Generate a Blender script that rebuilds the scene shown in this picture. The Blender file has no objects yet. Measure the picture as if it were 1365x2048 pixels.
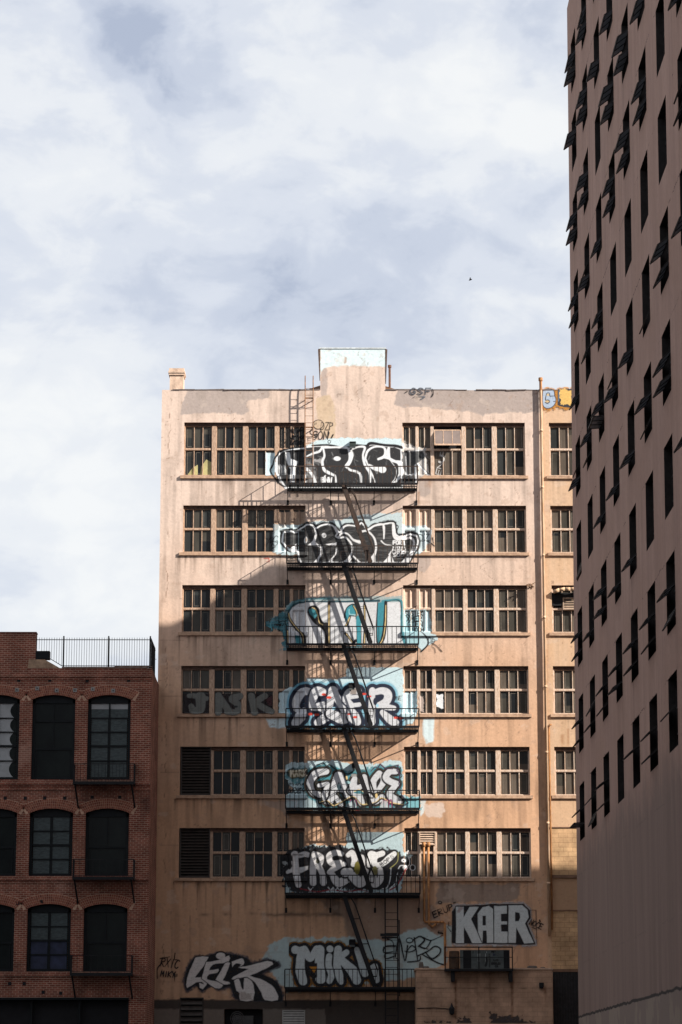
import bpy, math, random
import numpy as np
from mathutils import Vector, Matrix

R = math.radians
random.seed(7)
rng = np.random.default_rng(11)
SC = bpy.context.scene
COL = SC.collection

# ------------------------------------------------------------------ camera
F_PX = 5400.0
PITCH = math.atan(1151 / F_PX)
YAW = math.atan(22.5 / F_PX)
CAM = Vector((0.0, -122.0, 1.6))
cam_d = bpy.data.cameras.new('camera')
cam = bpy.data.objects.new('camera', cam_d)
COL.objects.link(cam)
cam.location = CAM
cam.rotation_euler = (R(90) + PITCH, 0, -YAW)
cam_d.sensor_fit = 'VERTICAL'
cam_d.sensor_height = 36.0
cam_d.lens = F_PX / 2048 * 36.0
cam_d.clip_end = 5000
SC.camera = cam

# ------------------------------------------------------------------ light
SUN = Vector((2.05, -1.0, 1.3)).normalized()
SUN_EL = math.asin(SUN.z)
SUN_AZ = math.atan2(SUN.x, SUN.y)
sun_d = bpy.data.lights.new('sun', 'SUN')
sun_d.energy = 5.0
sun_d.angle = R(0.32)
sun_d.color = (1.0, 0.92, 0.82)
sun = bpy.data.objects.new('sun', sun_d)
COL.objects.link(sun)
sun.rotation_euler = (-SUN).to_track_quat('-Z', 'Y').to_euler()
sun.location = (60, -60, 80)

SC.view_settings.view_transform = 'Standard'
SC.view_settings.look = 'None'
SC.view_settings.gamma = 1.0
SC.view_settings.exposure = 1.0
SC.view_settings.use_curve_mapping = False

_ct, _st = math.cos(PITCH), math.sin(PITCH)
_cy, _sy = math.cos(YAW), math.sin(YAW)


def ray(u, v):
    """direction in the world of a point of the photograph"""
    a = (u - 682.5) / F_PX
    b = (1024 - v) / F_PX
    x, y, z = a, _ct - b * _st, _st + b * _ct
    return (x * _cy + y * _sy, y * _cy - x * _sy, z)


def at(u, v, Y=0.0):
    d = ray(u, v)
    t = (Y - CAM.y) / d[1]
    return (d[0] * t, CAM.z + d[2] * t)


def proj(x, y, z):
    y = y - CAM.y
    z = z - CAM.z
    X = x * _cy - y * _sy
    Yc = y * _cy + x * _sy
    dep = Yc * _ct + z * _st
    up = z * _ct - Yc * _st
    return 682.5 + F_PX * X / dep, 1024 - F_PX * up / dep


# ------------------------------------------------------------------ sky
def build_world():
    w = bpy.data.worlds.new('World')
    SC.world = w
    w.use_nodes = True
    nt = w.node_tree
    nt.nodes.clear()
    N, L = nt.nodes.new, nt.links.new
    out = N('ShaderNodeOutputWorld')
    bg = N('ShaderNodeBackground')
    bg.inputs['Strength'].default_value = 0.067
    L(bg.outputs[0], out.inputs[0])
    sky = N('ShaderNodeTexSky')
    sky.sky_type = 'NISHITA'
    sky.sun_disc = False
    sky.sun_elevation = SUN_EL
    sky.sun_rotation = SUN_AZ
    tc = N('ShaderNodeTexCoord')
    D = tc.outputs['Generated']

    def math_(op, a, b=None, c=None):
        n = N('ShaderNodeMath')
        n.operation = op
        for i, q in enumerate((a, b, c)):
            if q is None:
                continue
            if isinstance(q, (int, float)):
                n.inputs[i].default_value = q
            else:
                L(q, n.inputs[i])
        return n.outputs[0]

    def noise(scale, detail, rough, dist, rot=(0, 0, 0), sc=(1, 1, 1)):
        mp = N('ShaderNodeMapping')
        mp.inputs['Rotation'].default_value = rot
        mp.inputs['Scale'].default_value = sc
        L(D, mp.inputs[0])
        n = N('ShaderNodeTexNoise')
        n.inputs['Scale'].default_value = scale
        n.inputs['Detail'].default_value = detail
        n.inputs['Roughness'].default_value = rough
        n.inputs['Distortion'].default_value = dist
        L(mp.outputs[0], n.inputs['Vector'])
        return n

    # a wandering direction, so that the cloud banks get ragged outlines
    wn = noise(16, 5, 0.6, 0.3)
    sub = N('ShaderNodeVectorMath'); sub.operation = 'SUBTRACT'
    L(wn.outputs['Color'], sub.inputs[0]); sub.inputs[1].default_value = (0.5, 0.5, 0.5)
    scl = N('ShaderNodeVectorMath'); scl.operation = 'SCALE'
    L(sub.outputs[0], scl.inputs[0]); scl.inputs['Scale'].default_value = 0.075
    add = N('ShaderNodeVectorMath'); add.operation = 'ADD'
    L(D, add.inputs[0]); L(scl.outputs[0], add.inputs[1])
    nrm = N('ShaderNodeVectorMath'); nrm.operation = 'NORMALIZE'
    L(add.outputs[0], nrm.inputs[0])
    W = nrm.outputs[0]
    n1 = noise(9, 6, 0.55, 0.4, rot=(0, R(-32), 0), sc=(1, 1, 2.1))
    n2 = noise(30, 7, 0.56, 0.35, rot=(0, R(-32), 0), sc=(1, 1, 1.6))
    val = math_('ADD', math_('MULTIPLY', n1.outputs[0], 0.75), math_('MULTIPLY_ADD', n2.outputs[0], 0.78, -.185))
    BANKS = [  # where the thin blue gaps, grey bellies and white billows stand (u, v, radius, amount)
        (290, 100, 170, -.20), (205, 60, 110, -.10), (400, 165, 120, -.13), (330, 205, 60, -.08), (1010, 70, 90, -.16),
        (500, 470, 150, -.10), (690, 530, 140, -.12), (930, 520, 150, -.13), (430, 620, 190, -.11),
        (640, 650, 150, -.10), (230, 560, 140, -.08), (1070, 430, 90, -.14), (330, 860, 120, -.02), (820, 640, 120, -.12),
        (480, 250, 110, -.05), (760, 110, 120, -.03),
        (90, 320, 150, .13), (260, 350, 110, .14), (1040, 230, 120, .20), (850, 340, 130, .12), (610, 250, 110, .06),
        (120, 690, 120, .14), (60, 930, 150, .12), (240, 1180, 130, .16), (930, 170, 110, .14), (110, 60, 90, .12),
        (560, 60, 110, .10), (480, 370, 100, .10), (960, 690, 120, .10), (150, 470, 80, .08), (1100, 600, 80, .08)]
    for (u, v, r, amt) in BANKS:
        d = Vector(ray(u, v)).normalized()
        dp = N('ShaderNodeVectorMath'); dp.operation = 'DOT_PRODUCT'
        L(W, dp.inputs[0]); dp.inputs[1].default_value = d
        e = math_('MULTIPLY_ADD', dp.outputs['Value'], 2 * (F_PX / r) ** 2 * .6, -2 * (F_PX / r) ** 2 * .6)
        g = math_('EXPONENT', e)
        val = math_('MULTIPLY_ADD', g, amt, val)
    ramp = N('ShaderNodeValToRGB')
    cr = ramp.color_ramp
    cr.interpolation = 'EASE'
    pts = [(.14, (.35, .395, .495)), (.32, (.465, .505, .59)), (.50, (.56, .592, .655)), (.66, (.65, .67, .70)), (.86, (.715, .725, .73))]
    cr.elements[0].position, cr.elements[0].color = pts[0][0], (*pts[0][1], 1)
    cr.elements[1].position, cr.elements[1].color = pts[-1][0], (*pts[-1][1], 1)
    for p, c in pts[1:-1]:
        e = cr.elements.new(p); e.color = (*c, 1)
    L(val, ramp.inputs[0])
    mul = N('ShaderNodeVectorMath'); mul.operation = 'SCALE'
    L(ramp.outputs[0], mul.inputs[0]); mul.inputs['Scale'].default_value = 10.0
    mix = N('ShaderNodeMixRGB')
    mix.inputs[0].default_value = 0.93
    L(sky.outputs[0], mix.inputs[1]); L(mul.outputs[0], mix.inputs[2])
    L(mix.outputs[0], bg.inputs['Color'])


build_world()

# ------------------------------------------------------------------ helpers
MATS = {}


def nodes_mat(name):
    m = bpy.data.materials.new(name)
    m.use_nodes = True
    MATS[name] = m
    nt = m.node_tree
    return m, nt, nt.nodes['Principled BSDF']


def mat(name, col, rough=0.8, var=0.25, scale=4.0, stretch=(1, 1, 1), bump=0.0, bscale=30, metal=0.0, col2=None, spec=0.3, detail=6):
    m, nt, p = nodes_mat(name)
    N, L = nt.nodes.new, nt.links.new
    tc = N('ShaderNodeTexCoord')
    mp = N('ShaderNodeMapping'); mp.inputs['Scale'].default_value = stretch
    L(tc.outputs['Object'], mp.inputs[0])
    n = N('ShaderNodeTexNoise'); n.inputs['Scale'].default_value = scale
    n.inputs['Detail'].default_value = detail; n.inputs['Roughness'].default_value = .6
    L(mp.outputs[0], n.inputs['Vector'])
    r = N('ShaderNodeValToRGB')
    c2 = col2 or tuple(c * (1 - var) for c in col)
    c1 = col if col2 else tuple(min(1, c * (1 + var * .6)) for c in col)
    r.color_ramp.elements[0].position = .32; r.color_ramp.elements[0].color = (*c2, 1)
    r.color_ramp.elements[1].position = .66; r.color_ramp.elements[1].color = (*c1, 1)
    L(n.outputs[0], r.inputs[0]); L(r.outputs[0], p.inputs['Base Color'])
    p.inputs['Roughness'].default_value = rough
    p.inputs['Metallic'].default_value = metal
    p.inputs['Specular IOR Level'].default_value = spec
    if bump:
        n2 = N('ShaderNodeTexNoise'); n2.inputs['Scale'].default_value = bscale; n2.inputs['Detail'].default_value = 5
        L(tc.outputs['Object'], n2.inputs['Vector'])
        b = N('ShaderNodeBump'); b.inputs['Strength'].default_value = bump; b.inputs['Distance'].default_value = .03
        L(n2.outputs[0], b.inputs['Height']); L(b.outputs[0], p.inputs['Normal'])
    return m


class MB:
    """collects quads and linked shapes into one mesh"""
    def __init__(self):
        self.v = []; self.f = []; self.m = []

    def quad(self, pts, mi=0):
        n = len(self.v)
        self.v += [tuple(p) for p in pts]
        self.f.append(tuple(range(n, n + len(pts)))); self.m.append(mi)

    def hexa(self, p, mi=0):
        n = len(self.v)
        self.v += [tuple(q) for q in p]
        for f in ((0, 3, 2, 1), (4, 5, 6, 7), (0, 1, 5, 4), (1, 2, 6, 5), (2, 3, 7, 6), (3, 0, 4, 7)):
            self.f.append(tuple(n + i for i in f)); self.m.append(mi)

    def box(self, x0, x1, y0, y1, z0, z1, mi=0):
        self.hexa([(x0, y0, z0), (x1, y0, z0), (x1, y1, z0), (x0, y1, z0), (x0, y0, z1), (x1, y0, z1), (x1, y1, z1), (x0, y1, z1)], mi)

    def bar(self, a, b, w, h=None, mi=0, up=(0, 0, 1)):
        h = h or w
        a, b = Vector(a), Vector(b)
        d = (b - a).normalized()
        u = Vector(up)
        if abs(d.dot(u)) > .98:
            u = Vector((0, 1, 0))
        s = d.cross(u).normalized() * (w / 2)
        t = s.cross(d).normalized() * (h / 2)
        self.hexa([a - s - t, a + s - t, b + s - t, b - s - t, a - s + t, a + s + t, b + s + t, b - s + t], mi)

    def tube(self, pts, r, n=8, mi=0):
        pts = [Vector(p) for p in pts]
        rings = []
        for i, p in enumerate(pts):
            d = (pts[min(i + 1, len(pts) - 1)] - pts[max(i - 1, 0)]).normalized()
            u = Vector((0, 0, 1)) if abs(d.z) < .9 else Vector((0, 1, 0))
            s = d.cross(u).normalized(); t = s.cross(d)
            rr = r[i] if isinstance(r, (list, tuple)) else r
            k = len(self.v)
            self.v += [tuple(p + s * (math.cos(2 * math.pi * j / n) * rr) + t * (math.sin(2 * math.pi * j / n) * rr)) for j in range(n)]
            rings.append(k)
        for a, b in zip(rings[:-1], rings[1:]):
            for j in range(n):
                self.f.append((a + j, a + (j + 1) % n, b + (j + 1) % n, b + j)); self.m.append(mi)
        self.f.append(tuple(rings[0] + j for j in range(n))[::-1]); self.m.append(mi)
        self.f.append(tuple(rings[-1] + j for j in range(n))); self.m.append(mi)

    def build(self, name, mats, parent=None, smooth=False):
        o = Vector(base_of(parent))
        me = bpy.data.meshes.new(name)
        me.from_pydata([tuple(Vector(p) - o) for p in self.v], [], self.f)
        mats = mats if isinstance(mats, (list, tuple)) else [mats]
        for m in mats:
            me.materials.append(m)
        if len(mats) > 1:
            me.polygons.foreach_set('material_index', self.m)
        if smooth:
            me.polygons.foreach_set('use_smooth', [True] * len(me.polygons))
        me.update()
        return link(name, me, parent)


def link(name, me, parent=None):
    ob = bpy.data.objects.new(name, me)
    COL.objects.link(ob)
    if parent:
        ob.parent = parent
    return ob


def base_of(o):
    p = Vector((0, 0, 0))
    while o is not None:
        p += o.location
        o = o.parent
    return p


def thing(name, label, cat, loc=(0, 0, 0), group=None):
    o = bpy.data.objects.new(name, None)
    COL.objects.link(o)
    o.location = loc
    o.empty_display_size = .3
    tag(o, label, cat, group)
    return o


def tag(o, label, cat, group=None):
    o['label'] = label
    o['category'] = cat
    if group:
        o['group'] = group
    return o


def struct(o):
    o['kind'] = 'structure'
    return o


# value noise on numpy arrays
def vnoise(x, y, seed=0):
    xi = np.floor(x).astype(np.int64); yi = np.floor(y).astype(np.int64)
    fx = x - xi; fy = y - yi
    fx = fx * fx * (3 - 2 * fx); fy = fy * fy * (3 - 2 * fy)

    def h(a, b):
        n = (a * 374761393 + b * 668265263 + seed * 1274126177) & 0x7fffffff
        n = ((n ^ (n >> 13)) * 1274126177) & 0x7fffffff
        return ((n ^ (n >> 16)) & 0xffff) / 65535.0
    return (h(xi, yi) * (1 - fx) + h(xi + 1, yi) * fx) * (1 - fy) + (h(xi, yi + 1) * (1 - fx) + h(xi + 1, yi + 1) * fx) * fy


def fbm(x, y, seed=0, o=4):
    s = 0; a = .5; t = 0
    for i in range(o):
        s = s + a * vnoise(x * 2 ** i, y * 2 ** i, seed + i * 17); t += a; a *= .5
    return s / t


def sm(e0, e1, x):
    t = np.clip((x - e0) / (e1 - e0), 0, 1)
    return t * t * (3 - 2 * t)


def poly_sdf(U, V, pts):
    """signed distance to a polygon, negative inside"""
    d = np.full(U.shape, 1e9); ins = np.zeros(U.shape, bool)
    n = len(pts)
    for i in range(n):
        ax, ay = pts[i]; bx, by = pts[(i + 1) % n]
        ex, ey = bx - ax, by - ay
        t = np.clip(((U - ax) * ex + (V - ay) * ey) / (ex * ex + ey * ey + 1e-9), 0, 1)
        d = np.minimum(d, np.hypot(U - ax - t * ex, V - ay - t * ey))
        c = ((ay > V) != (by > V)) & (U < ex * (V - ay) / (by - ay + 1e-12) + ax)
        ins ^= c
    return np.where(ins, -d, d)


def line_sdf(U, V, pts, w):
    d = np.full(U.shape, 1e9)
    n = len(pts)
    ws = w if isinstance(w, (list, tuple)) else [w] * n
    if len(ws) != n:
        ws = list(np.interp(np.linspace(0, 1, n), np.linspace(0, 1, len(ws)), ws))
    for i in range(n - 1):
        ax, ay = pts[i]; bx, by = pts[i + 1]
        ex, ey = bx - ax, by - ay
        t = np.clip(((U - ax) * ex + (V - ay) * ey) / (ex * ex + ey * ey + 1e-9), 0, 1)
        d = np.minimum(d, np.hypot(U - ax - t * ex, V - ay - t * ey) - (ws[i] + (ws[i + 1] - ws[i]) * t) / 2)
    return d


def curve(pts, k=6):
    """Catmull-Rom through the points"""
    if len(pts) < 3:
        return list(pts)
    p = [pts[0]] + list(pts) + [pts[-1]]
    out = []
    for i in range(1, len(p) - 2):
        a, b, c, d = (np.array(q, float) for q in p[i - 1:i + 3])
        for j in range(k):
            t = j / k
            out.append(tuple(.5 * (2 * b + (c - a) * t + (2 * a - 5 * b + 4 * c - d) * t * t + (3 * b - a - 3 * c + d) * t ** 3)))
    out.append(tuple(pts[-1]))
    return out
# ------------------------------------------------------------------ materials
def attr_mat(name, alpha=False, rough=0.85, bump=0.25, nvar=.12):
    """pigment comes from the 'paint' colour attribute of the mesh (coats of paint, stains, spray)"""
    m, nt, p = nodes_mat(name)
    N, L = nt.nodes.new, nt.links.new
    a = N('ShaderNodeAttribute'); a.attribute_name = 'paint'
    tc = N('ShaderNodeTexCoord')
    n = N('ShaderNodeTexNoise'); n.inputs['Scale'].default_value = 7; n.inputs['Detail'].default_value = 8; n.inputs['Roughness'].default_value = .7
    L(tc.outputs['Object'], n.inputs['Vector'])
    mr = N('ShaderNodeMapRange'); mr.inputs['From Min'].default_value = .3; mr.inputs['From Max'].default_value = .7
    mr.inputs['To Min'].default_value = 1 - nvar; mr.inputs['To Max'].default_value = 1 + nvar * .6
    L(n.outputs[0], mr.inputs[0])
    sc = N('ShaderNodeVectorMath'); sc.operation = 'SCALE'
    L(a.outputs['Color'], sc.inputs[0]); L(mr.outputs[0], sc.inputs['Scale'])
    L(sc.outputs[0], p.inputs['Base Color'])
    p.inputs['Roughness'].default_value = rough
    p.inputs['Specular IOR Level'].default_value = .2
    n2 = N('ShaderNodeTexNoise'); n2.inputs['Scale'].default_value = 5; n2.inputs['Detail'].default_value = 10; n2.inputs['Roughness'].default_value = .65
    L(tc.outputs['Object'], n2.inputs['Vector'])
    b = N('ShaderNodeBump'); b.inputs['Strength'].default_value = bump; b.inputs['Distance'].default_value = .05
    L(n2.outputs[0], b.inputs['Height']); L(b.outputs[0], p.inputs['Normal'])
    if alpha:
        L(a.outputs['Alpha'], p.inputs['Alpha'])
    return m


STUCCO = attr_mat('stucco')
SPRAY = attr_mat('spray_paint', alpha=True, rough=.6, bump=.15, nvar=.1)
STUCCO_PLAIN = mat('stucco_plain', (.56, .41, .31), .9, .2, 1.5, (1, 1, .3), .2, 12)
SILLM = mat('sill_paint', (.52, .35, .24), .85, .35, 6, (1, 1, 1), .15, 20, col2=(.30, .19, .13))
FRAME = mat('window_frame_paint', (.56, .40, .29), .75, .4, 9, (3, 3, .6), .2, 40, col2=(.26, .16, .11))
FRAME_LIT = mat('sunlit_cream_frame', (.68, .56, .47), .75, .4, 9, (3, 3, .6), .2, 40, col2=(.40, .26, .17))  # cream copy of the frame paint for sunlit windows, sunlight put into its colour
HEADM = mat('shaded_head_rail', (.10, .06, .045), .8, .4, 6)  # head rail darkened: the shadow at the window head is put into its colour
GLASS = [mat('wired_glass_' + k, c, .35, .4, 1.3, (1, 1, .5), 0, spec=.22) for k, c in
         (('grey', (.026, .029, .029)), ('olive', (.052, .048, .040)), ('dusty', (.098, .080, .064)), ('black', (.011, .013, .015)))]
PANELINE = mat('glass_tape', (.22, .20, .17), .6, .3, 8)
IRON = mat('black_iron', (.012, .012, .014), .6, .4, 12, spec=.2)
RUSTIRON = mat('rusty_iron', (.06, .035, .025), .7, .5, 6, col2=(.02, .018, .017), spec=.3)
RUST = mat('rusty_pipe', (.50, .24, .09), .8, .4, 6, (2, 2, .5), .3, 25, col2=(.16, .07, .035))
PIPEPAINT = mat('pipe_paint', (.60, .43, .30), .7, .3, 3, (2, 2, .4), .1, 20, col2=(.36, .20, .10))
LOUVER = mat('louver_metal', (.055, .045, .04), .6, .3, 5)
DARKBROWN = mat('brown_eave', (.12, .06, .03), .85, .4, 4)
DARK = mat('dark_void', (.012, .012, .014), .9, .2, 3)

# ------------------------------------------------------------------ the painted concrete building
HEAD = [31.86, 27.91, 24.17, 20.42, 16.72, 13.04]
SILLZ = [29.18, 25.55, 21.82, 18.07, 14.37, 10.66]
SILLH = .14
LB = [-6.78, -5.385, -3.935, -2.475, -1.13]
LG = [(-6.74, -5.49), (-5.28, -4.05), (-3.82, -2.57), (-2.38, -1.15)]
RB = [3.36, 4.75, 6.21, 7.635, 9.06]
RG = [(3.40, 4.68), (4.82, 6.12), (6.30, 7.53), (7.74, 9.02)]
WB = [10.18, 11.60, 13.05, 14.5]
WG = [(10.24, 11.52), (11.68, 12.97), (13.13, 14.44)]
X_L, X_R = -7.84, 21.0
Z_TOP = 33.42

HOLES = []
for h, s in zip(HEAD, SILLZ):
    HOLES.append((LB[0], LB[-1], s + SILLH, h))
    HOLES.append((RB[0], RB[-1], s + SILLH, h))
for h, s in list(zip(HEAD, SILLZ))[:5]:
    HOLES.append((WB[0], WB[-1], s + SILLH, h))
GV = (at(360, 1996)[0], at(408, 1996)[0], 3.0, at(400, 1995)[1])    # louvre at the foot of the wall
GAC = (at(449, 2020)[0], at(526, 2020)[0], 3.0, at(480, 2018)[1])   # niche of the cooling unit
HOLES += [GV, GAC]

building = thing('concrete_building', 'tall peach stucco building covered in graffiti with an iron fire escape down its middle', 'building', (0, 0, 0))


def Z_TOPV(U):
    return np.interp(U, (327, 1075), (783, 778))


def wall_colour(x, z):
    """coats of paint, patches and stains of the stucco"""
    U, V = proj(x, np.zeros_like(x), z)
    C = np.zeros(x.shape + (3,))

    def coat(mask, col):
        m = np.clip(mask, 0, 1)[..., None]
        C[:] = C * (1 - m) + np.array(col) * m
    up = np.clip((z - 14) / 15, 0, 1)
    up = sm(0, 1, up + (fbm(x * .25, z * .25, 3) - .5) * .5)[..., None]
    C[:] = np.array((.57, .35, .22)) * (1 - up) + np.array((.63, .50, .425)) * up
    # rain streaks and blotches
    st = fbm(x * 5.0, z * .35, 21, 5)
    bl = fbm(x * .8, z * .8, 31, 5)
    C *= (1 - .20 * sm(.45, .75, st) - .18 * sm(.5, .8, bl))[..., None]
    C *= (1 + .10 * sm(.5, .25, st) * sm(.4, .65, bl))[..., None]
    # the wing beyond the downpipe is more ochre
    coat(sm(9.72, 9.80, x) * (.75 + .25 * fbm(x, z * .4, 5)), (.57, .385, .245))
    coat(sm(9.72, 9.80, x) * sm(.5, .7, fbm(x * 3, z * .3, 55)) * .5, (.60, .43, .30))
    rag = (fbm(U * .12, V * .12, 9, 5) - .5) * 9

    def patch(pts, col, op=1.0, r=1.0, soft=1.2):
        u0 = min(p[0] for p in pts) - 15; u1 = max(p[0] for p in pts) + 15
        v0 = min(p[1] for p in pts) - 15; v1 = max(p[1] for p in pts) + 15
        s = (U > u0) & (U < u1) & (V > v0) & (V < v1)
        if not s.any():
            return
        d = poly_sdf(U[s], V[s], pts) + rag[s] * r
        m = (sm(soft, -soft, d) * op)[:, None]
        C[s] = C[s] * (1 - m) + np.array(col) * m
    grey = (.375, .315, .29)
    patch([(374, 780), (540, 778), (536, 797), (498, 800), (494, 812), (500, 822), (490, 829), (440, 826), (400, 825), (360, 829), (366, 806)], grey, .95)
    patch([(797, 770), (1073, 770), (1073, 824), (985, 826), (962, 831), (940, 822), (880, 818), (832, 814), (806, 816), (790, 808), (793, 790)], grey, 1)
    patch([(1073, 770), (1082, 770), (1082, 826), (1073, 826)], (.36, .30, .27), 1, .2)
    patch([(645, 735), (654, 738), (655, 790), (652, 803), (642, 803)], grey, .8)
    patch([(630, 795), (660, 790), (670, 812), (672, 850), (668, 885), (640, 872), (636, 830)], (.52, .40, .27), .75)
    lb = (.60, .73, .77)
    patch([(641, 690), (772, 690), (772, 733), (740, 732), (700, 731), (670, 732), (648, 736), (641, 748)], lb, .95, .6)
    patch([(690, 713), (694, 715), (693, 725), (689, 727)], (.33, .2, .14), .9, .2)
    for i in range(46):
        a, b = rng.uniform(643, 770), rng.uniform(700, 731)
        w, h = rng.uniform(2, 7), rng.uniform(1, 4)
        patch([(a, b), (a + w, b + h * .4), (a + w * .6, b + h), (a - 1, b + h * .8)], (.44, .52, .53) if i % 3 else (.66, .62, .56), .5, .4)
    patch([(838, 963), (860, 963), (861, 985), (850, 994), (838, 990)], grey, .75, .5)
    patch([(838, 1108), (862, 1106), (862, 1128), (850, 1146), (838, 1140)], grey, .7, .5)
    patch([(846, 1437), (869, 1437), (867, 1482), (853, 1487), (846, 1470)], lb, .95, .5)
    patch([(533, 1438), (578, 1436), (578, 1455), (555, 1457), (540, 1454)], lb, .95, .5)
    patch([(529, 1602), (578, 1602), (578, 1640), (562, 1620), (540, 1616)], (.36, .27, .22), .8, 1)
    patch([(842, 1600), (852, 1600), (848, 1625), (842, 1632)], lb, .8, .5)
    patch([(848, 1608), (885, 1605), (893, 1622), (880, 1634), (852, 1632)], (.62, .52, .46), .7, 1)
    patch([(640, 1800), (860, 1798), (890, 1850), (880, 1890), (838, 1892), (700, 1890), (690, 1840)], (.27, .20, .16), .75, 2, 4)
    patch([(877, 1766), (1040, 1768), (1042, 1790), (1020, 1803), (872, 1806)], (.27, .215, .18), .85, 1.2, 2)
    patch([(872, 1752), (920, 1757), (880, 1763), (842, 1768), (842, 1752)], (.40, .28, .2), .4, 1)
    # blue-green roller coat under the lower pieces
    patch([(524, 1920), (545, 1883), (575, 1875), (700, 1876), (770, 1882), (800, 1870), (826, 1856), (858, 1858), (893, 1876), (893, 1925), (850, 1950), (840, 1955), (575, 1985), (552, 1955)], (.42, .56, .58), .9, 1.6, 2)
    patch([(893, 1850), (905, 1850), (905, 1893), (893, 1893)], (.42, .56, .58), .8, .6, 2)
    # drips below sills
    for hs in HOLES[:17]:
        x0, x1, z0, z1 = hs
        k = {True: 1.0, False: .45}[x0 < 0]
        if z0 < 11.5:
            k *= 1.7
        m = (x > x0 - .25) & (x < x1 + .25) & (z < z0 - SILLH) & (z > z0 - 2.2)
        dz = (z0 - SILLH) - z[m]
        n = fbm(x[m] * 9, z[m] * .35, int(z0 * 10), 4)
        q = (sm(.50, .80, n) * np.exp(-dz / (.35 + 1.3 * vnoise(x[m] * 4, z[m] * 0, 8))) * .75 * k + .25 * k * np.exp(-dz / .07))[:, None]
        q = np.clip(q, 0, .85)
        C[m] = C[m] * (1 - q) + np.array((.10, .065, .045)) * q
    # old soot and pour joints
    band = np.exp(-((V - 1829 - rag * .6) / 3.5) ** 2) * (U > 350) * (U < 690) * sm(.3, .6, fbm(x * 1.5, z * 2, 77))
    coat(band * .75, (.10, .07, .055))
    for vj, a, b in ((1905, 315, 570), (1690, 320, 360), (1545, 320, 360), (1963, 315, 560), (1280, 320, 368), (1392, 320, 362)):
        coat(np.exp(-((V - vj - rag * .15) / .8) ** 2) * (U > a) * (U < b) * .45, (.15, .10, .075))
    for uj, a, b in ((343, 1822, 1950), (381, 1830, 1900), (475, 1850, 1985), (621, 1830, 1900)):
        coat(np.exp(-((U - uj - rag * .25) / .8) ** 2) * (V > a) * (V < b) * .55, (.13, .09, .07))
    # crack down the corner and small chips
    cr = np.abs(U - 340 - (V - 800) * -.012 - (fbm(V * .05, V * 0 + 2.5, 4, 4) - .5) * 14)
    coat(sm(1.3, .3, cr) * (V > 785) * (V < 1990) * sm(.52, .62, fbm(U * .01, V * .03, 91)) * .7, (.16, .09, .06))
    ch = fbm(U * .16, V * .16, 301, 3)
    coat(sm(.80, .84, ch) * .6, (.22, .14, .10))
    # rust runs on the right
    for ur, va, vb, wd, op in ((838, 985, 1010, 2, .7), (848, 1490, 1500, 2, .6), (860, 957, 975, 4, .4), (905, 957, 968, 3, .5), (925, 957, 964, 2, .5), (880, 1433, 1450, 1, .5), (918, 1434, 1448, 1, .5), (1125, 1470, 1488, 4, .55), (1137, 1458, 1490, 2, .6), (1093, 1300, 1750, 3, .35)):
        m = np.exp(-((U - ur) / wd) ** 2) * sm(va - 2, va, V) * sm(vb + 8, vb - 6, V)
        coat(m * op, (.30, .14, .06))
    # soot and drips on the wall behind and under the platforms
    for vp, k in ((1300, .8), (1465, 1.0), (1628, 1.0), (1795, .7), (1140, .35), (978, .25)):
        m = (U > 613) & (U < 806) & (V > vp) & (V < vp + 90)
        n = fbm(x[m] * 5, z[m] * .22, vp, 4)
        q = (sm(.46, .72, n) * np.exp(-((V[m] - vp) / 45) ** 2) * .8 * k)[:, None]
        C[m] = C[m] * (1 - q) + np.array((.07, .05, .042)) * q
    coat(np.exp(-((V - Z_TOPV(U) - 8) / 14) ** 2) * sm(.5, .75, fbm(x * 2.2, z * .6, 63, 5)) * .5, (.30, .25, .22))
    # fallen render: paler and darker scabs with hard edges
    sc1 = fbm(x * 1.7, z * 1.9, 404, 5)
    coat(sm(.70, .715, sc1) * .2, (.62, .52, .44)); coat(sm(.715, .73, fbm(x * 2.5, z * 2.6, 505, 5)) * .3, (.36, .25, .19))
    # long hairline cracks
    for u0_, sd_ in ((455, 1), (980, 2), (1040, 3), (720, 4), (905, 5)):
        cr = np.abs(U - u0_ - (fbm(V * .03, V * 0 + sd_, 14 + sd_, 5) - .5) * 60)
        coat(sm(1.1, .2, cr) * sm(.55, .62, fbm(U * .004, V * .012, 191 + sd_)) * .55, (.18, .11, .08))
    # the dark base course
    patch([(300, 1999), (840, 2000), (840, 2100), (300, 2100)], (.045, .04, .038), .96, .25, 1)
    patch([(300, 2018), (449, 2018), (449, 2100), (300, 2100)], (.20, .165, .14), .9, .3, 1)
    patch([(526, 2018), (650, 2018), (655, 2100), (526, 2100)], (.17, .145, .125), .9, .3, 1)
    # pale blue block filling of the wing is darker lower down
    patch([(1105, 1745), (1165, 1745), (1165, 2100), (1105, 2100)], (.36, .22, .13), .8, .5, 6)
    return np.clip(C, .008, .85)


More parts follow.
